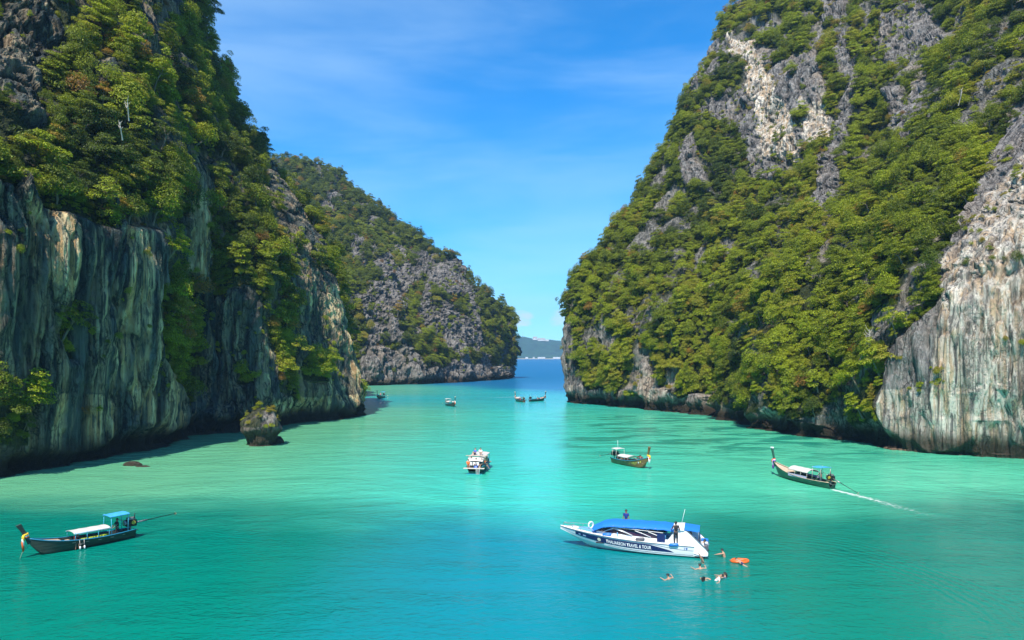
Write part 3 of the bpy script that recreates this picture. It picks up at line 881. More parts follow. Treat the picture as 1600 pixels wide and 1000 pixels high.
# the rest of the forest: one object per cliff, crowns instanced by geometry nodes
proto_objs = {}
for o in COL.objects:
    if o.name.startswith('crown') and o.data.name not in proto_objs: proto_objs[o.data.name] = o
PROTO = [proto_objs.get(c[1].name) for c in CROWNS]
PROTO = [p for p in PROTO if p]
def forest_group():
    ng = bpy.data.node_groups.new('forest_scatter', 'GeometryNodeTree')
    ng.interface.new_socket('Geometry', in_out='INPUT', socket_type='NodeSocketGeometry')
    ng.interface.new_socket('Geometry', in_out='OUTPUT', socket_type='NodeSocketGeometry')
    n, l = ng.nodes, ng.links
    gi, go = n.new('NodeGroupInput'), n.new('NodeGroupOutput')
    jn = n.new('GeometryNodeJoinGeometry')
    for p in PROTO:
        oi = n.new('GeometryNodeObjectInfo'); oi.inputs['Object'].default_value = p; oi.inputs['As Instance'].default_value = True
        l.new(oi.outputs['Geometry'], jn.inputs[0])
    ip = n.new('GeometryNodeInstanceOnPoints'); ip.inputs['Pick Instance'].default_value = True
    def na(nme, ty):
        a = n.new('GeometryNodeInputNamedAttribute'); a.data_type = ty; a.inputs['Name'].default_value = nme
        return [o for o in a.outputs if o.enabled][0]
    l.new(gi.outputs[0], ip.inputs['Points']); l.new(jn.outputs[0], ip.inputs['Instance'])
    l.new(na('idx', 'INT'), ip.inputs['Instance Index'])
    er = n.new('FunctionNodeEulerToRotation'); l.new(na('rot', 'FLOAT_VECTOR'), er.inputs[0]); l.new(er.outputs[0], ip.inputs['Rotation'])
    l.new(na('scl', 'FLOAT_VECTOR'), ip.inputs['Scale'])
    l.new(ip.outputs[0], go.inputs[0])
    return ng
FG = forest_group()
def forest(name, pos, rot, scl, idx, tint):
    me = bpy.data.meshes.new(name); me.vertices.add(len(pos))
    me.vertices.foreach_set('co', np.array(pos, np.float32).ravel())
    for an, ty, v in (('rot', 'FLOAT_VECTOR', rot), ('scl', 'FLOAT_VECTOR', scl)):
        me.attributes.new(an, ty, 'POINT').data.foreach_set('vector', np.array(v, np.float32).ravel())
    me.attributes.new('idx', 'INT', 'POINT').data.foreach_set('value', np.array(idx, np.int32))
    me.attributes.new('tint', 'FLOAT', 'POINT').data.foreach_set('value', np.array(tint, np.float32))
    o = link(name, me); md = o.modifiers.new('scatter', 'NODES'); md.node_group = FG
    return o
LABF = {'left_cliff': 'dense jungle cover of the left cliff and headland', 'far_cliff': 'dense jungle cover of the distant middle headland', 'right_cliff': 'dense jungle cover of the right cliff slope'}
for nm, (pos, pn, s, tint) in SETS.items():
    keep = [i for i in range(len(pos)) if i not in used[nm]]
    ps, rs, ss, ix, tt = [], [], [], [], []
    for i in keep:
        q = orient(pn[i], .66, rng.rand() * 6.28); e = q.to_euler()
        ps.append(pos[i] + pn[i] * 0.1 * s[i]); rs.append(tuple(e)); z = s[i] * rng.uniform(.8, 1.15)
        ss.append((s[i], s[i], z)); ix.append(rng.randint(0, len(PROTO))); tt.append(tint[i])
    # undergrowth between the trees
    o = forest('forest', ps, rs, ss, ix, tt)
    tag(o, LABF[nm], 'forest', kind='stuff')
for nm, d, a, b, tf, rk in (('left_cliff', .55, .35, .9, tintL, 0), ('right_cliff', .42, .35, .95, tintR, 0), ('far_cliff', .16, .6, 1.4, tintM, 0),
                          ('left_cliff', .10, .3, 1.0, tintL, 1), ('right_cliff', .22, .35, 1.1, tintR, 1), ('far_cliff', .12, .6, 1.8, tintM, 1)):
    pos, pn, s, tint = scatter(nm, d, a, b, tf, rock=bool(rk))
    ps, rs, ss, ix, tt = [], [], [], [], []
    for i in range(len(pos)):
        q = orient(pn[i], .5, rng.rand() * 6.28)
        ps.append(pos[i] - pn[i] * .1); rs.append(tuple(q.to_euler())); ss.append((s[i],) * 3); ix.append(rng.randint(0, len(PROTO))); tt.append(min(1, tint[i] + .08))
    o = forest('undergrowth', ps, rs, ss, ix, tt)
    tag(o, LABF[nm].replace('dense jungle cover', 'small bushes scattered over the bare rock' if rk else 'low bushes and creepers'), 'undergrowth', kind='stuff')

# a dark tree leaning out over the channel from the tip of the right cliff, and a few bare dead trees
o = empty('tree', Vector(W(893, 478, 246))); o.rotation_mode = 'QUATERNION'; o.rotation_quaternion = Vector((-.85, -.1, .35)).to_track_quat('Z', 'Y'); o.scale = (2.9, 2.9, 2.9)
tag(o, 'dark thin tree leaning out sideways over the channel from the right cliff tip', 'tree'); c_ = link('crown', CROWNS[5][1], o); c_['tint'] = .2; link('trunk', TRUNKS[2], o)
PALEB = paint('dead_wood', (.40, .36, .31), .85)
def dead(label, px, py, D, h, lean=0.0, seed=1):
    r = random.Random(seed); o = empty('dead_tree', Vector(W(px, py, D))); tag(o, label, 'dead tree'); bm = bmesh.new()
    top = Vector((lean * h, 0, h)); tube_bm(bm, [(0, .6, -.8), top * .5 + Vector((.1, 0, 0)), top], [.11, .08, .04], 6)
    for k in range(6):
        a = top * (.4 + .1 * k); d = Vector((r.uniform(-1, 1), r.uniform(-.6, .6), r.uniform(.4, 1))).normalized() * h * .3
        tube_bm(bm, [a, a + d * .6, a + d + Vector((0, 0, .1 * h))], [.05, .035, .015], 5)
    bmesh.ops.recalc_face_normals(bm, faces=bm.faces); me = bpy.data.meshes.new('trunk'); bm.to_mesh(me); bm.free(); link('trunk', me, o, [PALEB])
dead('bare white dead tree standing among the ledge trees of the left cliff, upper one', 198, 178, 103, 2.0, .05, 1)
dead('bare pale dead tree on the left cliff ledge, lower one by a white rock', 188, 208, 100, 1.5, -.1, 2)
dead('slim bare dead tree in the jungle left of the pale right wall', 1358, 545, 121, 3.2, .0, 3)
dead('bare leaning dead tree high in the right cliff jungle beside the grey crag', 1500, 158, 158, 2.6, .12, 4)

# ------------------------------------------------------------------ far island across the sea, with its houses
def island():
    xs_ = np.linspace(-1300, 1100, 260); ys_ = np.linspace(3380, 4300, 60)
    X, Y = np.meshgrid(xs_, ys_, indexing='ij'); P = np.stack([X.ravel(), Y.ravel(), np.zeros(X.size)], 1)
    pxs = np.array([300, 600, 760, 803, 830, 850, 870, 890, 960, 1100.]); hy = np.array([500, 512, 523, 526, 528.5, 531.5, 533.5, 535.5, 541, 552.])
    pxp = 800 + P[:, 0] / 3700 * F
    H = CH + (HY - np.interp(pxp, pxs, hy)) / F * 3700
    t = np.clip((P[:, 1] - 3400) / 320, 0, 1)
    z = H * np.sin(t * 1.5708) ** 1.2 * (1 - 0.5 * sstep(3800, 4300, P[:, 1])) + fbm(P, 60, 60, 10, 4, 60.) * 16 * np.clip(t * 3, 0, 1)
    P[:, 2] = z - 1.5
    m, nt, nd, lk, b = new_mat('island_forest')
    no = N(nt, 'ShaderNodeTexNoise', i_Scale=0.03, i_Detail=9.0, i_Roughness=0.75); g = N(nt, 'ShaderNodeNewGeometry'); lk.new(g.outputs['Position'], no.inputs['Vector'])
    rp = N(nt, 'ShaderNodeValToRGB'); rp.color_ramp.elements[0].position = .38; rp.color_ramp.elements[1].position = .62
    rp.color_ramp.elements[0].color = (.003, .022, .016, 1); rp.color_ramp.elements[1].color = (.015, .06, .03, 1)
    lk.new(no.outputs[0], rp.inputs[0]); lk.new(rp.outputs[0], b.inputs['Base Color']); b.inputs['Roughness'].default_value = .9
    o = link('far_island', grid_mesh('far_island', P, 260, 60), None, [m]); tag(o, kind='structure')
    # sand beach
    bx = np.linspace(-1250, 1050, 200); B = []
    for i, x in enumerate(bx):
        for k, (dy, zz) in enumerate(((-14, -0.3), (-2, 1.6), (30, 3.0))):
            B.append((x, 3398 + dy, zz + .3))
    o = link('beach', grid_mesh('beach', np.array(B), 200, 3), None, [paint('sand', (.40, .34, .25), .9)]); tag(o, kind='structure')
island()

def add_box(bm, x0, x1, y0, y1, z0, z1, M_=None):
    vs = [bm.verts.new((x, y, z)) for x in (x0, x1) for y in (y0, y1) for z in (z0, z1)]
    if M_:
        for v in vs: v.co = M_ @ v.co
    for f in ((0, 1, 3, 2), (4, 6, 7, 5), (0, 4, 5, 1), (2, 3, 7, 6), (0, 2, 6, 4), (1, 5, 7, 3)):
        bm.faces.new([vs[i] for i in f])
    return vs
def done(name, bm, mat, parent=None, smooth=False, bevel=0.0):
    bmesh.ops.recalc_face_normals(bm, faces=bm.faces)
    me = bpy.data.meshes.new(name); bm.to_mesh(me); bm.free()
    o = link(name, me, parent, mat if isinstance(mat, (list, tuple)) else [mat])
    if smooth: me.polygons.foreach_set('use_smooth', [True] * len(me.polygons))
    if bevel:
        md = o.modifiers.new('bevel', 'BEVEL'); md.width = bevel; md.segments = 2; md.limit_method = 'ANGLE'
    return o
def box(name, mat, parent, *a, bevel=0.0, M_=None):
    bm = bmesh.new(); add_box(bm, *a, M_=M_); return done(name, bm, mat, parent, bevel=bevel)
def tube(name, mat, parent, pts, radii, seg=8):
    bm = bmesh.new()
    if isinstance(radii, (int, float)): radii = [radii] * len(pts)
    tube_bm(bm, pts, radii, seg); return done(name, bm, mat, parent, smooth=True)

WH = paint('white_plaster', (.78, .77, .74), .7, var=.05)
GL = paint('window_dark_glass', (.03, .04, .05), .1, var=.05)
TILE = paint('roof_terracotta', (.45, .25, .17), .8)
def house(label, px, D, w, h, z, dep=14, roof=True, group=None):
    o = empty('building', ((px - 800) / F * D, D, z))
    tag(o, label, 'building', group)
    box('wall', WH, o, -w / 2, w / 2, 0, dep, 0, h)
    n = max(2, int(w / 6))
    for k in range(n):
        x = -w / 2 + (k + .5) * w / n
        box('window', GL, o, x - 1.2, x + 1.2, -.12, -.02, h * .35, h * .72)
    if roof:
        bm = bmesh.new(); a = [bm.verts.new(v) for v in ((-w/2-1, -1, h), (w/2+1, -1, h), (w/2+1, dep+1, h), (-w/2-1, dep+1, h), (-w/2+3, dep/2, h+3), (w/2-3, dep/2, h+3))]
        for f in ((0, 1, 5, 4), (2, 3, 4, 5), (1, 2, 5), (3, 0, 4), (3, 2, 1, 0)): bm.faces.new([a[i] for i in f])
        done('roof', bm, TILE, o)
Di = 3640
zh = lambda y, D: CH + (HY - y) / F * D
house('long white building on the crest of the far island', 846, Di, 38, 9, zh(532.5, Di))
house('smaller white block at the left end of the hilltop buildings on the far island', 836, Di, 22, 12, zh(531, Di))
house('low white hall right of the long hilltop building on the far island', 855, Di, 16, 8, zh(533, Di), roof=False)
for px, w, l in ((823, 12, 'small white beach house on the far shore, leftmost of the row'), (846, 34, 'long white beach building on the far shore, middle of the row'),
                 (872, 46, 'widest white beach building on the far shore, next to the right cliff'), (834, 9, 'tiny white hut on the far shore between two beach buildings')):
    house(l, px, 3388, w, 7, 2.2, dep=10, roof=False, group='white buildings on the far beach')
o = empty('radio_mast', ((817 - 800) / F * Di, Di, zh(528, Di) - 3)); tag(o, 'thin radio mast on the far island ridge left of white buildings', 'mast')
bm = bmesh.new()
for sx_, sy_ in ((-1, -1), (1, -1), (1, 1), (-1, 1)): tube_bm(bm, [(sx_, sy_, 0), (sx_ * .3, sy_ * .3, 34)], [.25, .2], 4)
for k in range(8):
    z = k * 4.2; q = 1 - .7 * z / 34; tube_bm(bm, [(-q, -q, z), (q, -q, z + 4)], [.12, .12], 4); tube_bm(bm, [(q, q, z), (-q, q, z + 4)], [.12, .12], 4)
done('lattice', bm, paint('mast_steel', (.35, .35, .35), .5), o)

# ------------------------------------------------------------------ the little sea stack and other loose rocks
def boulder(name, loc, rad, seed, squash=1.0, mat=ROCK_M, res=5, amp=.3, stack=False, veg=False, scale3=(1, 1, 1)):
    bm = bmesh.new(); bmesh.ops.create_icosphere(bm, subdivisions=res, radius=1.0)
    me = bpy.data.meshes.new(name); bm.to_mesh(me); bm.free()
    n = len(me.vertices); co = np.zeros(n * 3); me.vertices.foreach_get('co', co); co = co.reshape(-1, 3)
    P = co * rad; Q = P + np.array([seed * 31.7, 0, 0])
    d = fbm(Q, 2.2, 2.2, 2.6, 3, 1.) * amp * rad + (0.35 - np.abs(fbm(Q, .9, .9, 1.8, 3, 2.))) * amp * 1.3
    P = (co * (rad + d)[:, None]) * np.array(scale3)
    z = P[:, 2]
    vg = np.zeros(n)
    if stack:
        H = z.max(); zz = z + rad * scale3[2] * .55
        nt_ = sstep(-.5, .2, zz) * (1 - sstep(1.3, 2.6, zz + .5 * fbm(Q, 1.5, 1.5, 9, 2, 3.)))
        P[:, :2] *= (1 - .26 * nt_)[:, None]
        vg = np.where((z > .25 * H) & (fbm(Q, 1.6, 1.6, 1.6, 2, 4.) > -.05), .8, 0)
    me.vertices.foreach_set('co', P.astype(np.float32).ravel())
    for an, v in (('veg', vg), ('pale', np.full(n, .35)), ('crack', np.clip(-d / rad * 2.2, 0, .7))):
        me.attributes.new(an, 'FLOAT', 'POINT').data.foreach_set('value', v.astype(np.float32))
    o = link(name, me, None, [mat]); o.location = loc
    return o, P, vg
sx0, sD = (398 - 800) / F * 121.5, 124.5
st_, SP, SV = boulder('sea_stack', (sx0, sD, 2.2), 3.3, 1, res=6, amp=.32, stack=True, scale3=(1.0, .95, 1.15))
tag(st_, 'small craggy rock islet with green and yellow bushes, standing before the left headland', 'rock')
rs = random.Random(3)
top = [i for i in range(len(SP)) if SP[i][2] > 1.0 and SP[i][1] < 2.4]
for k in range(20):
    i = rs.choice(top); s = rs.uniform(.32, .8); t = rs.choice([.55, .62, .7, .78, .84, .5])
    b = empty('shrub', Vector(SP[i]) + st_.location - Vector((0, 0, .1))); b.scale = (s, s, s * rs.uniform(.7, 1))
    b.rotation_mode = 'QUATERNION'; b.rotation_quaternion = orient(Vector(SP[i]).normalized(), .5, rs.uniform(0, 6))
    q = rs.choice([0, 3, 4, 5]); c = link('crown', CROWNS[q][1], b); c['tint'] = t; link('trunk', TRUNKS[q], b)
    side = 'left side' if SP[i][0] < -1 else 'right side' if SP[i][0] > 1.2 else 'top'
    tag(b, '%s %s %s bush on the %s of the small rock islet' % ('larger' if s > .55 else 'small', colour_word(t), SHAPE[CROWNS[q][0]].split()[0], side), 'bush', 'bushes on the small rock islet')
o, _, _ = boulder('rock', ((430 - 800) / F * 126, 127, .3), 1.1, 2, res=4, amp=.35, scale3=(1.1, 1, .8)); tag(o, 'low dark rock in the water at the right foot of the small islet', 'rock')
o, _, _ = boulder('rock', ((207 - 800) / F * 101, 101.2, .05), .75, 5, res=4, amp=.3, mat=ROCK_R, scale3=(1.6, .8, .6)); tag(o, 'long pinkish rock just above the water below the left cliff', 'rock')
o, _, _ = boulder('rock', ((223 - 800) / F * 100, 100.0, -.08), .5, 6, res=4, amp=.3, mat=ROCK_R, scale3=(1.7, .8, .5)); tag(o, 'smaller flat pinkish rock awash beside the long one below left cliff', 'rock')
# rubble shelf along the foot of the pale wall: countless small stones
bm = bmesh.new(); RP = CL['right_cliff']['P']
for k in range(420):
    px_ = rs.uniform(1385, 1640); y_ = np.interp(px_, [1340, 1400, 1500, 1600, 1700], [696, 701, 708, 713, 721]) + rs.uniform(-4, 2.5)
    D_ = CH * F / (y_ - HY); s = rs.uniform(.15, .55)
    r_ = bmesh.ops.create_icosphere(bm, subdivisions=1, radius=s)
    for v in r_['verts']:
        v.co = Vector((v.co.x * 1.4 * rs.uniform(.8, 1.2), v.co.y * rs.uniform(.8, 1.2), v.co.z * .7)) + Vector(((px_ - 800) / F * D_, D_, .02))
o = done('rubble', bm, paint('tidal_rubble', (.10, .065, .04), .9, var=.5, scale=2, bump=.05)); tag(o, 'brown rubble shelf along the foot of the pale wall', 'rubble', kind='stuff')

# ------------------------------------------------------------------ people
SKIN = paint('skin_tan', (.46, .26, .17), .55, var=.06); SKIND = paint('skin_brown', (.22, .12, .075), .55, var=.06)
HAIR = paint('hair_black', (.012, .010, .010), .5, var=.2, scale=20)
def cloth(name, c): return paint('cloth_' + name, c, .85, var=.12, scale=9, bump=.01)
def ik(a, b, l1, l2, bend):
    a, b, bend = Vector(a), Vector(b), Vector(bend)
    d = b - a; L = min(d.length, (l1 + l2) * .999); d = d.normalized() if d.length else Vector((0, 0, -1)); b = a + d * L
    x = (l1 * l1 - l2 * l2 + L * L) / (2 * L); h = math.sqrt(max(l1 * l1 - x * x, 0))
    bd = (bend - d * bend.dot(d)); bd = bd.normalized() if bd.length > 1e-4 else Vector((1, 0, 0))
    return a + d * x + bd * h, b
def skin_obj(name, verts, edges, radii, root, mat, parent, sub=1):
    me = bpy.data.meshes.new(name); me.from_pydata([tuple(v) for v in verts], edges, [])
    o = link(name, me, parent, [mat])
    sk = o.modifiers.new('skin', 'SKIN'); sk.use_smooth_shade = True
    for i, r in enumerate(radii):
        me.skin_vertices[0].data[i].radius = r if isinstance(r, tuple) else (r, r)
        me.skin_vertices[0].data[i].use_root = (i == root)
    ss = o.modifiers.new('sub', 'SUBSURF'); ss.levels = sub; ss.render_levels = sub
    return o
def person(label, loc, rz, pelvis=(0, 0, .92), lean=(0, 0, 1), fwd=(1, 0, 0), hands=((.08, .30, .72), (.08, -.30, .72)), feet=((.02, .11, .06), (.02, -.11, .06)),
           shirt=None, shorts=None, skin=None, longhair=False, sc=1.0, look=None, group=None, hat=None, legs_cloth=None, longsleeve=False, knee=None):
    skin = skin or SKIN
    T = empty('person', loc, rz); T.scale = (sc,) * 3
    tag(T, label, 'person', group)
    p = Vector(pelvis); u = Vector(lean).normalized(); f = Vector(fwd); f = (f - u * f.dot(u)).normalized(); s = u.cross(f)   # s = left
    V, E, Rr = [], [], []
    def add(v, r, par=None):
        V.append(Vector(v)); Rr.append(r); i = len(V) - 1
        if par is not None: E.append((par, i))
        return i
    a = add(p, (.135, .10)); w = add(p + u * .17, (.125, .09), a); c = add(p + u * .38, (.155, .105), w)
    nk = add(p + u * .53, (.06, .06), c); jaw = add(p + u * .61 + f * .015, (.065, .075), nk); hd = add(p + u * .70 + f * .01, (.082, .095), jaw); add(p + u * .77, (.06, .07), hd)
    ends = []
    for sg, hp in ((1, hands[0]), (-1, hands[1])):
        sh = p + u * .465 + s * sg * .17; si = add(sh, .058, c)
        el, ha = ik(sh, hp, .28, .25, -f * .7 - u * .6 + s * sg * .4)
        ei = add(el, .040, si); mid_ = add(el.lerp(ha, .45), .038, ei); wi = add(ha, .025, mid_)
        dr = (ha - el).normalized(); pi_ = add(ha + dr * .055, (.034, .018), wi)
        sd_ = dr.cross(u); sd_ = sd_.normalized() if sd_.length > .1 else s
        for q in range(4):
            o_ = sd_ * (q - 1.5) * .017; ln = (.062, .075, .07, .055)[q]
            k1 = add(ha + dr * (.085 + ln * .45) + o_ * 1.25, .008, pi_); add(ha + dr * (.085 + ln) + o_ * 1.35 - f * .012 * sg, .0065, k1)
        th = add(ha + dr * .04 + sd_ * .042, .009, pi_); add(ha + dr * .075 + sd_ * .055, .007, th)
        ends.append((sh, el, ha))
    legs = []
    for sg, fp in ((1, feet[0]), (-1, feet[1])):
        hp_ = p - u * .03 + s * sg * .095; hi = add(hp_, .085, a)
        kn, an = ik(hp_, fp, .42, .42, Vector(knee) if knee else f + u * .2)
        ki = add(kn, .055, hi); ci = add(kn.lerp(an, .35), .052, ki); ai = add(an, .036, ci)
        sh_ = (an - kn).normalized(); td = f - sh_ * f.dot(sh_) * .6; td = td.normalized()
        hl = add(an - sh_ * -.035, .036, ai); add(an + sh_ * .035 + td * .11, (.04, .025), hl)
        legs.append((hp_, kn, an))
    skin_obj('body', V, E, Rr, 0, skin, T, 1)
    # hair and face
    hc = p + u * .705 + f * .005
    bm = bmesh.new(); bmesh.ops.create_uvsphere(bm, u_segments=12, v_segments=8, radius=.108)
    Mb = Matrix((f, s, u)).transposed().to_4x4(); Mb.translation = hc
    for v in list(bm.verts):
        if v.co.z < -.02 and (v.co.x > -.03) or v.co.z < -.075: bm.verts.remove(v)
    for v in bm.verts:
        if v.co.x > .06 and v.co.z < .045: v.co.x *= .78; v.co.z = max(v.co.z, .04)
        v.co = Mb @ v.co
    if longhair:
        tube_bm(bm, [hc - f * .06, hc - f * .10 - u * .15, hc - f * .10 - u * .30], [.085, .075, .03], 8)
    done('hair', bm, HAIR, T, smooth=True)
    bm = bmesh.new()
    for off, r_ in (((.098, .032, .012), .011), ((.098, -.032, .012), .011), ((.088, 0, -.052), .016)):
        q = bmesh.ops.create_uvsphere(bm, u_segments=6, v_segments=4, radius=r_)
        for v in q['verts']: v.co = Mb @ (v.co + Vector(off))
    done('eyes', bm, HAIR, T)
    bm = bmesh.new()
    for off, r_ in (((.112, 0, -.018), .016), ((0, .098, -.01), .022), ((0, -.098, -.01), .022)):
        q = bmesh.ops.create_uvsphere(bm, u_segments=6, v_segments=4, radius=r_)
        for v in q['verts']: v.co = Mb @ (v.co + Vector(off))
    done('nose_and_ears', bm, skin, T, smooth=True)
    if shirt:
        V2 = [p + u * .02, p + u * .17, p + u * .38, p + u * .47]; R2 = [(.15, .115), (.145, .108), (.172, .122), (.10, .085)]; E2 = [(0, 1), (1, 2), (2, 3)]
        for sh, el, ha in ends:
            i = len(V2); V2 += [sh, sh.lerp(el, .7 if not longsleeve else 1)]; R2 += [.072, .058]; E2 += [(2, i), (i, i + 1)]
            if longsleeve: V2.append(el.lerp(ha, .85)); R2.append(.045); E2.append((i + 1, i + 2))
        skin_obj('shirt', V2, E2, R2, 0, shirt, T, 1)
    if shorts:
        V2 = [p + u * .07, p - u * .02]; R2 = [(.145, .112), (.145, .115)]; E2 = [(0, 1)]
        for hp_, kn, an in legs:
            i = len(V2); V2 += [hp_ - u * .02, hp_.lerp(kn, .75 if not legs_cloth else 1.0)]; R2 += [.1, .078 if not legs_cloth else .068]; E2 += [(1, i), (i, i + 1)]
            if legs_cloth: V2.append(kn.lerp(an, .9)); R2.append(.052); E2.append((i + 1, i + 2))
        skin_obj('trousers' if legs_cloth else 'shorts', V2, E2, R2, 0, shorts, T, 1)
    return T
def on(boat, x, y, z=0.0):
    """point in a boat's own frame -> world"""
    M_ = Matrix.Translation(boat.location) @ Euler(boat.rotation_euler).to_matrix().to_4x4() @ Matrix.Diagonal((*boat.scale, 1))
    return M_ @ Vector((x, y, z))
SIT = dict(pelvis=(0, 0, .10), lean=(-.08, 0, 1), hands=((.28, .16, .22), (.28, -.16, .22)), feet=((.42, .12, -.28), (.42, -.12, -.28)))
SITLOW = dict(pelvis=(0, 0, .10), lean=(-.1, 0, 1), hands=((.34, .14, .36), (.34, -.14, .36)), feet=((.52, .12, .05), (.52, -.12, .05)))
STEER = dict(hands=((.38, .22, 1.05), (.40, -.16, 1.0)))
SW = dict(lean=(.25, 0, 1), feet=((-.45, .1, -1.3), (-.35, -.1, -1.35)))

# ------------------------------------------------------------------ boats
WOODD = paint('hull_planks_dark', (.035, .045, .035), .45, var=.45, scale=3.0, bump=.02, stretch=(.3, 1, 4))
WOODB = paint('hull_planks_brown', (.17, .095, .035), .45, var=.4, scale=3.0, bump=.02, stretch=(.3, 1, 4))
WOODG = paint('hull_planks_green', (.03, .10, .07), .45, var=.4, scale=3.0, bump=.02, stretch=(.3, 1, 4))
DECKW = paint('deck_boards', (.42, .30, .20), .7, var=.3, scale=5, bump=.01, stretch=(.4, 3, 1))
DECKP = paint('deck_boards_pale', (.52, .38, .27), .7, var=.2, scale=5, bump=.01, stretch=(.4, 3, 1))
STEEL = paint('dull_steel', (.30, .29, .28), .4, .6, var=.25); IRON = paint('oily_engine_iron', (.03, .03, .03), .45, .5, var=.5)
WHITE = paint('white_gelcoat', (.80, .80, .80), .22, var=.03, scale=1.5); TARPW = paint('white_tarpaulin', (.52, .50, .47), .7, var=.08, scale=2, bump=.03)
TARPB = paint('blue_tarpaulin', (.01, .20, .62), .6, var=.12, scale=2.5, bump=.03); TARPC = paint('cyan_tarpaulin', (.05, .35, .75), .6, var=.12, scale=2.5, bump=.02)
TURQ = paint('turquoise_trim', (.02, .22, .36), .5, var=.2); POSTW = paint('painted_posts', (.55, .50, .44), .6); POSTB = paint('sky_blue_posts', (.08, .42, .6), .5)
def hull_fn(L, B, sheer=.55, rise=.75, keel=-.25, sternb=.55, bowp=2.6):
    def b(t): return B / 2 * (sternb + (1 - sternb) * math.sin(min(t / .42, 1) * 1.5708)) * (1 - max(0, (t - .42) / .58) ** bowp * .97)
    def s(t): return sheer + .12 * (1 - t) ** 2 + rise * t ** 3.2
    def k(t): return keel + (sheer + rise * .75 - keel) * max(0, (t - .80) / .20) ** 1.7
    def x(t): return -L / 2 + L * t
    return x, b, s, k
def hull(name, fn, mat, parent, n=26, floor=.10):
    x, b, s, k = fn; bm = bmesh.new(); rings = []
    fr = (1, .8, .55, .28, .1)
    for i in range(n + 1):
        t = i / n; ring = []
        pts = [(b(t) * f ** .55, k(t) + (s(t) - k(t)) * f ** 1.35) for f in fr] + [(0, k(t))]
        out = [(y, z) for y, z in pts] + [(-y, z) for y, z in pts[:-1][::-1]]
        w_ = min(.05, b(t) * .4)
        fl = max(floor, k(t) + .12)
        inn = [(-(b(t) - w_), s(t)), (-(b(t) - w_) * .9, (s(t) + fl) / 2), (-(b(t) - w_) * .72, fl), ((b(t) - w_) * .72, fl), ((b(t) - w_) * .9, (s(t) + fl) / 2), (b(t) - w_, s(t))]
        rings.append([bm.verts.new((x(t), y, z)) for y, z in out + inn])
    m = len(rings[0])
    for i in range(n):
        for j in range(m): bm.faces.new((rings[i][j], rings[i][(j + 1) % m], rings[i + 1][(j + 1) % m], rings[i + 1][j]))
    bm.faces.new(rings[0][::-1]); bm.faces.new(rings[-1])
    return done(name, bm, mat, parent)
def sheet(name, mat, parent, x0, x1, w, z, arch=.1, sag=0.0, th=.03, n=12, m=8, x_slope=0.0, skirt=0.0):
    """a cloth or board roof: arched across, with thickness"""
    bm = bmesh.new(); g = []
    for side in (0, 1):
        gg = []
        for i in range(n + 1):
            row = []
            for j in range(m + 1):
                fy = j / m * 2 - 1; fx = i / n
                zz = z + arch * (1 - fy * fy) - sag * math.sin(fx * math.pi * 3) ** 2 + x_slope * fx - side * th - skirt * abs(fy) ** 6
                row.append(bm.verts.new((x0 + (x1 - x0) * fx, fy * w / 2, zz)))
            gg.append(row)
        g.append(gg)
    for side in (0, 1):
        for i in range(n):
            for j in range(m): bm.faces.new((g[side][i][j], g[side][i + 1][j], g[side][i + 1][j + 1], g[side][i][j + 1]))
    for i in range(n):
        for j in (0, m): bm.faces.new((g[0][i][j], g[1][i][j], g[1][i + 1][j], g[0][i + 1][j]))
    for j in range(m):
        for i in (0, n): bm.faces.new((g[0][i][j], g[1][i][j], g[1][i][j + 1], g[0][i][j + 1]))
    return done(name, bm, mat, parent, smooth=False)
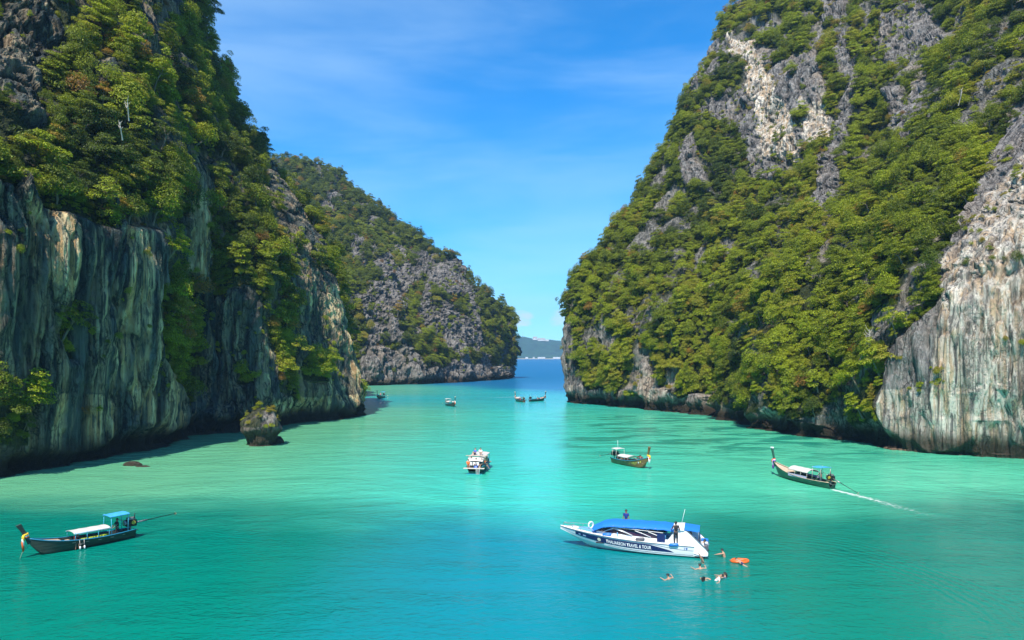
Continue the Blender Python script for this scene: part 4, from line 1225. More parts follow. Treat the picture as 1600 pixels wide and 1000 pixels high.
def longtail(label, loc, head, L=9.0, B=1.7, hullm=WOODD, trim=TURQ, deck=DECKW, canopy=(-.9, 1.9, 1.35, TARPW), roof=(-3.3, -1.7, 2.15, TARPB), postm=POSTW,
             ribbons=((.75, .12, .03),), shaft=(-1, 0, .35), rise=.75, sheer=.55, stem=(.55, 1.35), stemcap=None, sc=1.0, hubs=True, arch=.16):
    o = empty('longtail_boat', loc, math.atan2(head[1], head[0])); o.scale = (sc,) * 3
    tag(o, label, 'longtail boat')
    fn = hull_fn(L, B, sheer, rise); x, b, s, k = fn
    hull('hull', fn, hullm, o)
    for sg in (1, -1):
        tube('gunwale', trim, o, [(x(t), sg * (b(t) + .012), s(t) + .015) for t in [i / 22 for i in range(23)]], .038, 6)
    # foredeck boards
    bm = bmesh.new()
    for i in range(12):
        t0 = .70 + i * .0235; t1 = t0 + .0215
        v = [bm.verts.new(q) for q in ((x(t0), b(t0) * .93, s(t0) - .06), (x(t1), b(t1) * .93, s(t1) - .06), (x(t1), -b(t1) * .93, s(t1) - .06), (x(t0), -b(t0) * .93, s(t0) - .06))]
        bm.faces.new(v); w_ = [bm.verts.new(q.co - Vector((0, 0, .03))) for q in v]
        for a_, c_ in ((0, 1), (1, 2), (2, 3), (3, 0)): bm.faces.new((v[a_], w_[a_], w_[c_], v[c_]))
    done('foredeck', bm, deck, o)
    # thwarts
    for t in (.14, .26, .38, .5, .62):
        box('seat', deck, o, x(t) - .13, x(t) + .13, -b(t) + .05, b(t) - .05, s(t) - .20, s(t) - .165)
    # tall stem post
    bx, bz = x(1.0), s(1.0)
    bm = bmesh.new(); rings = []
    for f, wx, wy in ((-.35, .10, .06), (0, .13, .065), (.35, .12, .07), (.7, .13, .085), (1, .17, .11)):
        cx_, cz_ = bx - .06 + stem[0] * max(f, 0) ** 1.1 + (.28 * f if f < 0 else 0), bz - .05 + stem[1] * f * (1 if f > 0 else .9)
        rings.append([bm.verts.new((cx_ + a_ * wx, c_ * wy, cz_ - a_ * .05)) for a_, c_ in ((-1, -1), (1, -1), (1, 1), (-1, 1))])
    for i in range(4):
        for j in range(4): bm.faces.new((rings[i][j], rings[i][(j + 1) % 4], rings[i + 1][(j + 1) % 4], rings[i + 1][j]))
    bm.faces.new(rings[0]); bm.faces.new(rings[-1])
    done('stem_post', bm, hullm, o, bevel=.015)
    if stemcap: box('stem_cap', stemcap, o, bx - .06 + stem[0] - .2, bx - .06 + stem[0] + .2, -.13, .13, bz - .05 + stem[1] - .02, bz + stem[1] + .10, bevel=.03)
    # prow garland: wrapped cloth and hanging ends
    for i, c in enumerate(ribbons):
        mt = cloth('ribbon_%d_%d_%d' % tuple(int(v * 99) for v in c), c)
        zz = bz + .12 + .10 * i; bm = bmesh.new()
        tube_bm(bm, [(bx + .02 + .02 * i, 0, zz - .05), (bx + .05 + .02 * i, 0, zz + .06)], [.20, .19], 10)
        for q in (-1, 0, 1):
            yy = q * .07 + .03 * i; l_ = .85 - .2 * i - .1 * abs(q)
            tube_bm(bm, [(bx + .2, yy, zz), (bx + .27, yy * 1.2, zz - l_ * .5), (bx + .24, yy * 1.4, zz - l_ * 1.25)], [.045, .075, .05], 6)
        done('prow_ribbon', bm, mt, o, smooth=True)
    if canopy:
        c0, c1, cz, cm = canopy
        sheet('canopy', cm, o, c0, c1, B * .92, cz, arch=arch, sag=.02, skirt=.06)
        n_ = 4
        for i in range(n_):
            xx = c0 + .1 + (c1 - c0 - .2) * i / (n_ - 1); tt = (xx + L / 2) / L
            for sg in (1, -1): tube('post', postm, o, [(xx, sg * (b(tt) - .05), s(tt) - .05), (xx, sg * B * .43, cz)], .022, 6)
        for sg in (1, -1): tube('rail', postm, o, [(c0, sg * B * .45, cz - .05), (c1, sg * B * .45, cz - .05)], .02, 6)
    if roof:
        r0, r1, rz_, rm = roof
        sheet('roof', rm, o, r0, r1, B * .8, rz_, arch=.05, x_slope=-.05)
        for xx in (r0 + .1, r1 - .1):
            tt = (xx + L / 2) / L
            for sg in (1, -1): tube('roof_post', postm, o, [(xx, sg * (b(tt) - .06), s(tt) - .05), (xx, sg * B * .36, rz_ + .02)], .024, 6)
    # truck engine on its pivot, shaft and propeller
    ex, ez = x(0) + .25, s(0) + .35
    e = box('engine', IRON, o, ex - .42, ex + .40, -.26, .26, ez - .12, ez + .42, bevel=.05)
    box('cylinder_head', STEEL, o, ex - .34, ex + .30, -.16, .16, ez + .42, ez + .60, bevel=.03)
    bm = bmesh.new(); tube_bm(bm, [(ex + .40, 0, ez + .18), (ex + .56, 0, ez + .18)], [.22, .22], 14); done('fan_housing', bm, STEEL, o)
    bm = bmesh.new(); tube_bm(bm, [(ex - .1, .27, ez + .2), (ex - .1, .36, ez + .2)], [.16, .16], 12); done('air_filter', bm, paint('yellow_filter', (.5, .36, .04), .5), o)
    tube('pivot_post', STEEL, o, [(ex, 0, s(0) - .3), (ex, 0, ez - .1)], .06)
    tube('exhaust', IRON, o, [(ex - .2, .2, ez + .5), (ex - .25, .22, ez + .95)], .035)
    tube('tiller', STEEL, o, [(ex + .3, .05, ez + .35), (ex + 1.1, .12, ez + .62)], .025)
    sdv = Vector(shaft).normalized(); st0 = Vector((ex - .4, 0, ez + .1)); en = st0 + sdv * 3.6
    tube('shaft', IRON, o, [st0, st0.lerp(en, .45), en], [.06, .035, .028])
    tube('shaft_sleeve', STEEL, o, [st0, st0.lerp(en, .28)], .075)
    bm = bmesh.new()
    for q in range(3):
        a_ = q * 2.094; up_ = Vector((0, math.cos(a_), math.sin(a_))); sd_ = sdv.cross(up_)
        v = [bm.verts.new(en + up_ * r_ + sd_ * w_ + sdv * t_) for r_, w_, t_ in ((.02, -.02, 0), (.12, -.07, .03), (.19, 0, .02), (.12, .07, -.03), (.02, .02, 0))]
        bm.faces.new(v)
    pr = done('propeller', bm, paint('bronze', (.5, .42, .3), .35, .7), o); md = pr.modifiers.new('th', 'SOLIDIFY'); md.thickness = .015
    # splash guard at the stern and mooring ropes
    tube('stern_rail', STEEL, o, [(x(0) + .02, b(0), s(0)), (x(0) - .28, b(0) * .6, s(0) - .15), (x(0) - .32, 0, s(0) - .2), (x(0) - .28, -b(0) * .6, s(0) - .15), (x(0) + .02, -b(0), s(0))], .022)
    return o
def wpos(px, py): D_ = CH * F / (py - HY); return Vector(((px - 800) / F * D_, D_, 0))
def between(a, c):
    m_ = (a + c) / 2; h = (c - a); return m_, h.normalized(), h.length

# 1 --- moored longtail at lower left
bow, stern = wpos(56, 868), wpos(203, 840)
m_, h, ln = between(stern, bow)
m_ = m_ + h * .15
b1 = longtail('dark longtail boat with white canopy, small blue roof and orange prow ribbons, at lower left', m_, h, L=ln + .9, B=1.75, hullm=WOODD,
              canopy=(-1.75, .95, 1.32, TARPW), roof=(-3.3, -1.75, 2.15, TARPC), arch=.08, postm=POSTB, ribbons=((.85, .14, .03), (.8, .75, .7), (.8, .5, .03)), shaft=(-1, -.1, .03), rise=.8, stem=(.62, 1.15), sheer=.6)
# boarding ladder with white treads on the camera side
lad = empty('boarding_ladder', on(b1, .45, 0), b1.rotation_euler.z); tag(lad, 'small boarding ladder with white floats hooked over dark longtail boat side', 'ladder')
yb = .86
for dx in (-.16, .16): tube('rail', STEEL, lad, [(dx, yb - .18, .78), (dx, yb + .04, .76), (dx, yb + .14, .1), (dx, yb + .16, -.3)], .016)
for z in (.45, .2): tube('rung', STEEL, lad, [(-.16, yb + .09, z), (.16, yb + .09, z)], .016)
for dx in (-.16, .16): tube('float', WHITE, lad, [(dx, yb + .12, .3), (dx, yb + .16, .06)], .06)
person('person in dark clothes standing by the engine under the blue roof of the dark longtail', on(b1, -2.55, .1, .12), b1.rotation_euler.z, shirt=cloth('black', (.02, .02, .025)), shorts=cloth('black', (.02, .02, .025)), skin=SKIND, legs_cloth=True, sc=.98, **STEER)
person('person with dark hair seated under the white canopy of the dark longtail boat', on(b1, .55, .35, .40), b1.rotation_euler.z + 1.2, shirt=cloth('maroon', (.12, .02, .02)), shorts=cloth('navy', (.02, .03, .08)), skin=SKIND, **SIT)
YEL = cloth('yellow_green', (.42, .48, .03)); ORG = cloth('orange', (.85, .17, .03))
def bundle(label, loc, rz, mat, s=(.32, .2, .12), cat='life jacket', name='life_jacket', group=None, seed=0):
    o = empty(name, loc, rz); tag(o, label, cat, group); bm = bmesh.new()
    for k in (-1, 1):
        q = add_box(bm, -s[0], s[0], min(k * .02, k * s[1]), max(k * .02, k * s[1]), 0, s[2])
    b_ = done('panel', bm, mat, o, bevel=.04)
    tube('strap', paint('black_webbing', (.02, .02, .02), .7), o, [(-s[0] * .3, -s[1], s[2] * .5), (-s[0] * .3, -s[1], s[2] + .015), (-s[0] * .3, s[1], s[2] + .015), (-s[0] * .3, s[1], s[2] * .5)], .014, 5)
    return o
for i, (x_, y_, t_) in enumerate(((.2, .5, 'first from the bow'), (-.35, .55, 'second from the bow'), (-.95, .5, 'third from the bow'), (-1.4, .45, 'nearest the stern'))):
    bundle('yellow green life jacket hung under the white canopy, %s' % t_, on(b1, x_, y_ + .12, .62), b1.rotation_euler.z + .1 * i, YEL, s=(.26, .16, .2), group='yellow green life jackets in the dark longtail')
bundle('orange life ring bundle lying on the foredeck of the dark longtail', on(b1, 2.6, 0, .80), b1.rotation_euler.z, ORG, s=(.4, .2, .08))
tube_o = tube('mooring_rope', paint('rope', (.5, .42, .3), .9), None, [on(b1, ln / 2 + .2, 0, 1.1), on(b1, ln / 2 + .75, .0, .4), on(b1, ln / 2 + 1.0, .0, -.3)], .02, 5)
tag(tube_o, 'mooring rope running from the bow of the dark longtail into water', 'rope')

# 2 --- brown longtail in the middle distance with painted bow
bow, stern = wpos(1006, 731), wpos(964, 724)
m_, h, ln = between(stern, bow)
b2 = longtail('brown varnished longtail boat with cream canopy and turquoise rail, lying beyond the white speedboat', m_, Vector((.52, -.85, 0)), L=7.2, B=1.9, hullm=WOODB,
              canopy=(-1.7, .6, 1.25, TARPW), roof=(-3.1, -2.0, 2.1, TARPW), ribbons=((.85, .8, .75), (.8, .08, .1), (.75, .6, .05)), shaft=(-1, .15, -.22), rise=.85, stem=(.35, 1.5), sheer=.65)
red = cloth('dark_red', (.22, .02, .02))
tube('side_arch', paint('red_brown_trim', (.20, .05, .03), .5), b2, [(.4, .88, .65), (.5, .85, 1.2), (1.2, .82, 1.35), (2.0, .62, 1.15), (2.4, .42, 1.0)], .08)
tube('side_arch', paint('red_brown_trim', (.20, .05, .03), .5), b2, [(.4, -.88, .65), (.5, -.85, 1.2), (1.2, -.82, 1.35), (2.0, -.62, 1.15), (2.4, -.42, 1.0)], .05)
tube('flag_pole', WHITE, b2, [(-2.6, 0, 2.1), (-2.65, 0, 3.2)], .02)
bundle('folded orange life jackets heaped at the stern side of the brown longtail', on(b2, -1.4, .45, .5), b2.rotation_euler.z, ORG, s=(.5, .22, .3))
bundle('orange life jacket on the middle seat of the brown longtail', on(b2, -.5, .5, .5), b2.rotation_euler.z + .3, ORG, s=(.35, .2, .22))
person('person in dark shirt sitting hunched on the foredeck of the brown longtail', on(b2, 2.1, 0, .80), b2.rotation_euler.z + 2.6, shirt=cloth('dark_grey', (.05, .045, .06)), shorts=cloth('navy', (.02, .03, .08)), skin=SKIND, longsleeve=True, **{**SITLOW, 'lean': (.25, 0, 1)})
person('person in black standing under the small stern roof of the brown longtail', on(b2, -2.5, -.1, .15), b2.rotation_euler.z, shirt=cloth('black', (.02, .02, .025)), shorts=cloth('black', (.02, .02, .025)), skin=SKIND, legs_cloth=True, sc=.96, **STEER)
# painted name strokes on the bow planks, too small to read in the photograph: short yellow and white dashes
def hullmark(parent, fn, t0, t1, f0, f1, mat, side=1, name='painted_mark'):
    x, b, s, k = fn; bm = bmesh.new(); n = 4; rows = []
    for i in range(n + 1):
        t = t0 + (t1 - t0) * i / n; r = []
        for f in (f0, f1): r.append(bm.verts.new((x(t), side * (b(t) * f ** .55 + .012), k(t) + (s(t) - k(t)) * f ** 1.35)))
        rows.append(r)
    for i in range(n): bm.faces.new((rows[i][0], rows[i + 1][0], rows[i + 1][1], rows[i][1]))
    return done(name, bm, mat, parent)
fn2 = hull_fn(7.2, 1.9, .65, .85)
YP = paint('yellow_lettering', (.7, .6, .08), .6)
for t0, t1, f0, f1, mt in ((.66, .695, .74, .80, YP), (.705, .73, .73, .82, YP), (.745, .785, .75, .80, YP), (.81, .83, .72, .84, WHITE), (.85, .87, .74, .84, YP), (.68, .75, .63, .66, YP), (.58, .61, .66, .70, YP), (.88, .905, .4, .55, WHITE)):
    hullmark(b2, fn2, t0, t1, f0, f1, mt, -1)

# 3 --- tour boat seen from astern with people on its roof
sc_ = wpos(741, 741)
h3 = Vector((.13, .99, 0)).normalized()
b3 = empty('tour_boat', sc_ + h3 * 4.3, math.atan2(h3.y, h3.x)); tag(b3, 'wooden tour boat seen from astern, white roof with people sitting on top', 'tour boat')
fn3 = hull_fn(8.6, 2.2, .85, .6, sternb=.92, bowp=2.2); x3, bb3, s3, k3 = fn3
hull('hull', fn3, WOODG, b3, floor=.35)
for sg in (1, -1): tube('gunwale', TURQ, b3, [(x3(t), sg * (bb3(t) + .012), s3(t) + .015) for t in [i / 20 for i in range(21)]], .045, 6)
box('deck', DECKW, b3, -4.15, 3.0, -1.05, 1.05, .62, .66)
box('stern_platform', POSTW, b3, -4.75, -4.2, -1.35, 1.35, .72, .80, bevel=.02)
box('transom_stripe', TURQ, b3, -4.33, -4.315, -1.0, 1.0, -.02, .08)
sheet('roof', TARPW, b3, -3.0, 1.6, 2.1, 2.02, arch=.12, n=14)
sheet('roof_awning', TARPW, b3, -3.9, -3.02, 2.0, 1.55, arch=.10, x_slope=.38)
for xx in (-2.9, -1.4, .1, 1.5):
    for sg in (1, -1): tube('post', POSTW, b3, [(xx, sg * .95, .7), (xx, sg * 1.0, 2.05)], .03)
box('roof_rack', DECKP, b3, -3.2, -3.0, -1.6, 1.3, 2.16, 2.22)
for dx in (-.22, .22):
    tube('ladder_rail', WHITE, b3, [(-4.8, -.55 + dx, 1.1), (-4.85, -.55 + dx, .75), (-4.9, -.55 + dx, .1)], .025)
for z in (.62, .38, .14): tube('ladder_rung', WHITE, b3, [(-4.87, -.77, z), (-4.87, -.33, z)], .03)
for y_ in (-.35, .1, .55):
    o = empty('seat', (0, 0, 0)); o.parent = b3; o.location = (-3.6, y_, .66)
    box('cushion', WHITE, o, -.2, .2, -.18, .18, .34, .42, bevel=.02); box('leg', STEEL, o, -.04, .04, -.04, .04, 0, .34); box('backrest', WHITE, o, -.24, -.18, -.18, .18, .42, .8, bevel=.02)
BLU = cloth('royal_blue', (.02, .12, .55))
RZ3 = b3.rotation_euler.z
person('person in blue shirt sitting on top of the tour boat roof', on(b3, -1.8, .35, 2.14), RZ3 + 2.6, shirt=BLU, shorts=cloth('navy', (.02, .03, .08)), **SITLOW)
person('person in white with long dark hair sitting on the tour boat roof', on(b3, -1.6, -.35, 2.14), RZ3 + 3.4, shirt=cloth('white', (.75, .73, .72)), shorts=cloth('white', (.75, .73, .72)), longhair=True, **SITLOW)
person('person in deep blue top standing under the stern awning of the tour boat', on(b3, -3.3, .55, .66), RZ3 + .3, shirt=BLU, shorts=cloth('navy', (.02, .03, .08)), sc=.85)
person('person in orange life vest leaning on the right side of the tour boat', on(b3, -2.6, -1.0, .72), RZ3 - 1.3, shirt=cloth('orange_red', (.85, .15, .04)), shorts=cloth('navy', (.02, .03, .08)), pelvis=(0, 0, .35), lean=(.2, 0, 1), hands=((.3, .2, .4), (.3, -.2, .4)), feet=((.45, .12, .0), (.6, -.12, -.2)))
person('person in orange shirt seated at the left stern corner of the tour boat', on(b3, -3.9, .85, .95), RZ3 + 3.5, shirt=ORG, shorts=cloth('black', (.02, .02, .025)), **SIT)
person('person in black seated in the middle of the tour boat stern', on(b3, -3.6, -.1, 1.05), RZ3 + 3.0, shirt=cloth('black', (.02, .02, .025)), shorts=cloth('black', (.02, .02, .025)), skin=SKIND, **SIT)
person('person in dark teal shirt seated at the right stern of the tour boat', on(b3, -3.5, -.8, 1.0), RZ3 + 2.7, shirt=cloth('dark_teal', (.02, .10, .12)), shorts=cloth('black', (.02, .02, .025)), **SIT)
o = box('cooler_box', BLU, None, -.3, .3, -.2, .2, 0, .35, bevel=.03); o.location = on(b3, -4.0, -.15, .66); o.rotation_euler.z = RZ3; tag(o, 'blue cooler box on the stern deck of the tour boat', 'cooler box')

# 4 --- longtail under way at the right
bow, stern = wpos(1217, 744), wpos(1292, 762)
m_, h, ln = between(stern, bow)
b4 = longtail('long pale decked longtail boat with domed white canopy, under way near the right cliff', m_, h, L=10.2, B=1.9, hullm=WOODG, trim=DECKP, deck=DECKP,
              canopy=(-2.0, 1.4, 1.45, TARPW), roof=(-4.1, -2.6, 2.25, TARPC), ribbons=((.55, .1, .6), (.85, .8, .8), (.7, .08, .06)), shaft=(-1, -.08, -.30), rise=1.1, sheer=.6, stem=(.5, 1.7), stemcap=WHITE, arch=.3)
person('shirtless person standing at the tiller of the moving longtail boat', on(b4, -3.6, .3, .2), b4.rotation_euler.z, shirt=None, shorts=cloth('navy', (.02, .03, .08)), skin=SKIND, legs_cloth=True, **STEER)
for sg in (1, -1): box('side_curtain', cloth('lilac', (.45, .42, .62)), b4, -1.9, 1.3, min(sg * .9, sg * .93), max(sg * .9, sg * .93), .62, .95)
# its wake
pts = [(1300, 765), (1330, 772), (1365, 781), (1400, 791), (1440, 802), (1480, 812), (1540, 826)]
def wake(label, pts, w0, w1):
    C_ = [wpos(*q) for q in pts]; P = []; n = 120; m = 12
    for i in range(n + 1):
        t = i / n * (len(C_) - 1); a = min(int(t), len(C_) - 2); c = C_[a].lerp(C_[a + 1], t - a)
        d = (C_[a + 1] - C_[a]).normalized(); s_ = Vector((-d.y, d.x, 0)); w_ = w0 + (w1 - w0) * i / n
        for j in range(m + 1): q = c + s_ * (j / m - .5) * w_; P.append((q.x, q.y, .012))
    me = grid_mesh('wake', np.array(P), n + 1, m + 1)
    fo = np.array([0.62 * max(0, 1 - abs(j / m * 2 - 1)) ** .7 * (1 - .75 * i / n) * min(1, (n - i) / 20) for i in range(n + 1) for j in range(m + 1)])
    me.attributes.new('foam', 'FLOAT', 'POINT').data.foreach_set('value', fo.astype(np.float32))
    o = link('wake', me, None, [FOAM]); tag(o, label, 'wake', kind='stuff')
mF, nt, nd, lk, bF = new_mat('sea_foam'); FOAM = mF
bF.inputs['Base Color'].default_value = (.75, .82, .80, 1); bF.inputs['Roughness'].default_value = .8
g_ = N(nt, 'ShaderNodeNewGeometry'); no = N(nt, 'ShaderNodeTexNoise', i_Scale=2.2, i_Detail=6.0, i_Roughness=.7); lk.new(g_.outputs['Position'], no.inputs['Vector'])
af = N(nt, 'ShaderNodeAttribute', attribute_name='foam'); ad = N(nt, 'ShaderNodeMath', operation='ADD'); lk.new(no.outputs[0], ad.inputs[0]); lk.new(af.outputs['Fac'], ad.inputs[1])
mrf = N(nt, 'ShaderNodeMapRange', interpolation_type='SMOOTHSTEP', i_1=.78, i_2=1.12, i_4=.75); lk.new(ad.outputs[0], mrf.inputs[0])
lk.new(mrf.outputs[0], bF.inputs['Alpha'])
wake('white foam wake trailing behind the moving longtail boat', pts, 1.1, 6.0)

# 5-8 --- four small longtails far up the channel
far = [('small varnished longtail boat coming head on below the far headland', (595, 622), (-.15, -1), WOODB, TARPC, 7.5, None),
       ('small longtail boat with white roof and passengers in the open channel', (704, 634.5), (.45, -1), WOODD, TARPW, 7.5, (-1.9, .8, 1.35, TARPW)),
       ('small longtail boat with red side, left one of the pair in the channel mouth', (812, 627.5), (-.35, .94), WOODB, TARPB, 8.0, (-1.2, 1.8, 1.3, TARPW)),
       ('small dark longtail boat with passengers, right one of the pair in channel mouth', (840, 626.5), (.62, .78), WOODD, TARPB, 8.5, None)]
fb = []
for lab, (px_, py_), hd_, hm, rf, L_, cn in far:
    fb.append(longtail(lab, wpos(px_, py_), Vector((*hd_, 0)).normalized(), L=L_, B=1.9, hullm=hm, roof=(-3.0, -1.6, 2.1, rf), canopy=cn, ribbons=((.85, .14, .05), (.8, .7, .6)), rise=.9, stem=(.45, 1.5), shaft=(-1, 0, -.2),
                       stemcap=paint('cream_paint', (.7, .6, .5), .6)))
def crew(b, i, lab, x_, y_, shirt, stand=False, z=.45, **k):
    person(lab, on(b, x_, y_, .15 if stand else z), b.rotation_euler.z, shirt=shirt, shorts=cloth('navy', (.02, .03, .08)), skin=SKIND, **(dict(k) if stand else {**SIT, **k}))
crew(fb[0], 0, 'person in pink shirt standing in the small boat below the far headland', .2, 0, cloth('pink', (.7, .3, .35)), True)
crew(fb[1], 1, 'person in white top standing at the bow of the boat in open channel', 2.2, 0, cloth('white', (.75, .73, .72)), True)
crew(fb[1], 1, 'person in blue shirt seated amidships in the open channel boat', 1.0, .3, BLU)
crew(fb[1], 1, 'brown-shirted person steering the white-roofed boat in the open channel', -2.3, 0, cloth('brown', (.15, .07, .03)), True)
crew(fb[2], 2, 'person in red shirt seated at the stern of left channel-mouth boat', -1.9, .5, cloth('red', (.75, .04, .06)))
for k, (x_, y_, c, nm) in enumerate(((2.2, .1, (.75, .5, .5), 'pale pink shirt nearest the bow'), (1.4, -.3, (.75, .73, .72), 'white shirt second from the bow'), (.6, .3, (.25, .03, .06), 'dark red shirt amidships'), (-.3, -.3, (.7, .45, .4), 'salmon shirt just ahead of the roof'))):
    crew(fb[3], 3, 'passenger in %s of the right channel-mouth boat' % nm, x_, y_, cloth('c%d' % k, c), group='passengers of the right channel-mouth boat')
wake('short foam patch behind the boat below the far headland', [(600, 619.4), (606, 619)], .8, 2.0)
wake('faint foam streak crossing the channel mouth', [(803, 620.4), (760, 621.5), (715, 624)], 1.5, 2.5)

# ------------------------------------------------------------------ the white speedboat
NAVY = paint('navy_band', (.012, .02, .10), .3, var=.05); GLASS = paint('tinted_purple_glass', (.045, .015, .03), .08, var=.2); CUSH = paint('blue_cushion', (.12, .38, .70), .7)
DARKI = paint('dark_interior', (.03, .03, .035), .8); GREYC = paint('grey_engine_cover', (.10, .10, .12), .6); SILV = paint('silver_engine_cover', (.50, .52, .54), .5); REDL = paint('red_pinstripe', (.5, .06, .04), .5)
BLUC = paint('blue_canvas', (.005, .16, .55), .75, var=.06, scale=3, bump=.01)
sp0 = wpos(1085, 873)
hs_ = Vector((-.962, .274, 0)).normalized(); pt = Vector((-hs_.y, hs_.x, 0))      # local +y (port) looks at the camera
LS, BS = 10.4, 1.4
spo = sp0 - pt * 1.4
if pt.y > 0: pt = -pt
sb = empty('speedboat', sp0 - Vector((-hs_.y, hs_.x, 0)) * 1.4, math.atan2(hs_.y, hs_.x))
tag(sb, 'white tour speedboat with blue canopy and navy band reading THALIAREON TRAVEL & TOUR', 'speedboat')
def sbw(x): return BS * (1 - max(0, (x - 3.8) / (LS - 3.8)) ** 2.3 * .965)
def ssh(x): return .88 + .62 * (x / LS) ** 1.8
def schz(x): return .12 + 1.18 * (x / LS) ** 3.2
def schb(x): return sbw(x) * (.90 - .42 * (x / LS) ** 3)
def skz(x): return -.38 + 1.75 * max(0, (x - 6.4) / (LS - 6.4)) ** 1.5
def side(x, f, off=0.0):
    """f=0 chine, f=1 sheer"""
    y = schb(x) + (sbw(x) - schb(x)) * f ** .8; z = schz(x) + (ssh(x) - schz(x)) * f
    return Vector((x, y + off, z))
bm = bmesh.new(); rings = []
n = 40
for i in range(n + 1):
    x = LS * i / n
    pts_ = [Vector((x, 0, skz(x))), Vector((x, schb(x) * .96, schz(x) - .04)), Vector((x, schb(x), schz(x)))] + [side(x, f) for f in (.33, .66, 1)]
    w_ = sbw(x); pts_ += [Vector((x, max(w_ - .05, .01), ssh(x) + .03)), Vector((x, max(w_ - .35, .006), ssh(x) + .05)), Vector((x, 0, ssh(x) + (.05 if x > 7.8 else -.25)))]
    L_ = [bm.verts.new(p_) for p_ in pts_]; R_ = [bm.verts.new((p_.x, -p_.y, p_.z)) for p_ in pts_[1:-1]][::-1]
    rings.append(L_ + R_)
m = len(rings[0])
for i in range(n):
    for j in range(m): bm.faces.new((rings[i][j], rings[i][(j + 1) % m], rings[i + 1][(j + 1) % m], rings[i + 1][j]))
bm.faces.new(rings[0][::-1]); bm.faces.new(rings[-1])
done('hull', bm, WHITE, sb)
def strip(name, mat, x0, x1, f0, f1, off, n=30, sg=1, parent=sb):
    bm = bmesh.new(); rr = []
    for i in range(n + 1):
        x = x0 + (x1 - x0) * i / n; a = f0(x) if callable(f0) else f0; c = f1(x) if callable(f1) else f1
        rr.append([bm.verts.new(Vector((q.x, q.y * sg, q.z))) for q in (side(x, a + (c - a) * k / 3, off) for k in range(4))])
    for i in range(n):
        for k in range(3): bm.faces.new((rr[i][k], rr[i + 1][k], rr[i + 1][k + 1], rr[i][k + 1]))
    return done(name, bm, mat, parent)
for sg in (1, -1):
    strip('navy_band', NAVY, 1.5, 9.1, lambda x: .26, lambda x: .28 + .54 * min(1, (x - 1.5) / 1.8) ** .7, .006, sg=sg)
    strip('upper_stripe', NAVY, .1, 10.0, lambda x: (.55 + .29 * min(1, max(0, x - .9) / 2.2)) , lambda x: (.58 + .30 * min(1, max(0, x - .9) / 2.2)), .006, sg=sg)
    strip('lower_stripe', GREYC, .1, 6.5, .10, .13, .006, sg=sg)
    strip('red_pinstripe', REDL, .3, 9.9, .955, .97, .008, sg=sg)
    tube('rub_rail', paint('grey_rubber', (.25, .25, .26), .6), sb, [(x, sg * (sbw(x) + .012), ssh(x) - .0) for x in [LS * i / 24 for i in range(25)]], .028, 6)
def lettering(body, mat, name, x_left, z_f, height, width, off=.016, parent=sb):
    cu_ = bpy.data.curves.new(name, 'FONT'); cu_.body = body; cu_.size = 1.0; cu_.offset = .022; cu_.resolution_u = 3
    tmp = bpy.data.objects.new(name, cu_); COL.objects.link(tmp); bpy.context.view_layer.update()
    me = bpy.data.meshes.new_from_object(tmp.evaluated_get(bpy.context.evaluated_depsgraph_get())); bpy.data.objects.remove(tmp, do_unlink=True)
    bm = bmesh.new(); bm.from_mesh(me)
    xs_ = [v.co.x for v in bm.verts]; ys_ = [v.co.y for v in bm.verts]; w = max(xs_) - min(xs_); h_ = max(ys_) - min(ys_)
    for v in bm.verts:
        u = (v.co.x - min(xs_)) / w; t = (v.co.y - min(ys_)) / h_
        x = x_left - u * width; q = side(x, z_f, off); q2 = side(x, min(1, z_f + height / (ssh(x) - schz(x))), off)
        v.co = q.lerp(q2, t)
    me2 = bpy.data.meshes.new(name); bm.to_mesh(me2); bm.free(); bpy.data.meshes.remove(me)
    return link(name, me2, parent, [mat])
LW = paint('white_lettering', (.85, .85, .85), .4, var=.02)
lettering('THALIAREON TRAVEL & TOUR', LW, 'lettering', 6.6, .36, .27, 3.45)
lettering('19', paint('blue_lettering', (.05, .12, .45), .4), 'number', .75, .62, .17, .26)
bm = bmesh.new(); c_ = side(7.15, .52, .014); e1 = (side(7.05, .52, .014) - side(7.25, .52, .014)).normalized(); e2 = (side(7.15, .7, .014) - side(7.15, .4, .014)).normalized()
bm.faces.new([bm.verts.new(c_ + e1 * math.cos(a) * .14 + e2 * math.sin(a) * .14) for a in [k * .3927 for k in range(16)]]); done('round_emblem', bm, paint('cream_emblem', (.75, .68, .5), .5), sb)
for x_, w_ in ((8.35, .25), (8.75, .16)): strip('bow_mark', paint('pale_blue_mark', (.35, .5, .7), .5), x_ - w_ / 2, x_ + w_ / 2, .42, .60, .014, n=3)
# foredeck
bm = bmesh.new(); rr = []
for i in range(11):
    x = 7.4 + 2.1 * i / 10; w_ = sbw(x) - .36
    rr.append([bm.verts.new((x, w_ * k, ssh(x) + .075 + .03)) for k in (-1, -.35, .35, 1)])
for i in range(10):
    for k in range(3): bm.faces.new((rr[i][k], rr[i + 1][k], rr[i + 1][k + 1], rr[i][k + 1]))
o = done('foredeck_cushion', bm, CUSH, sb); md = o.modifiers.new('th', 'SOLIDIFY'); md.thickness = .05
for sg in (1, -1):
    tube('bow_rail', STEEL, sb, [(x, sg * max(sbw(x) - .14, .02), ssh(x) + .05 + (.26 if .5 < i < 7.5 else 0)) for i, x in enumerate([7.6, 7.7, 8.2, 8.7, 9.2, 9.6, 9.9, 10.1, 10.2])], .018, 6)
    for x in (8.0, 8.7, 9.4): tube('rail_post', STEEL, sb, [(x, sg * (sbw(x) - .14), ssh(x) + .03), (x, sg * (sbw(x) - .14), ssh(x) + .31)], .014, 5)
box('deck_hatch', WHITE, sb, 8.9, 9.5, -.25, .25, 1.42, 1.50, bevel=.03)
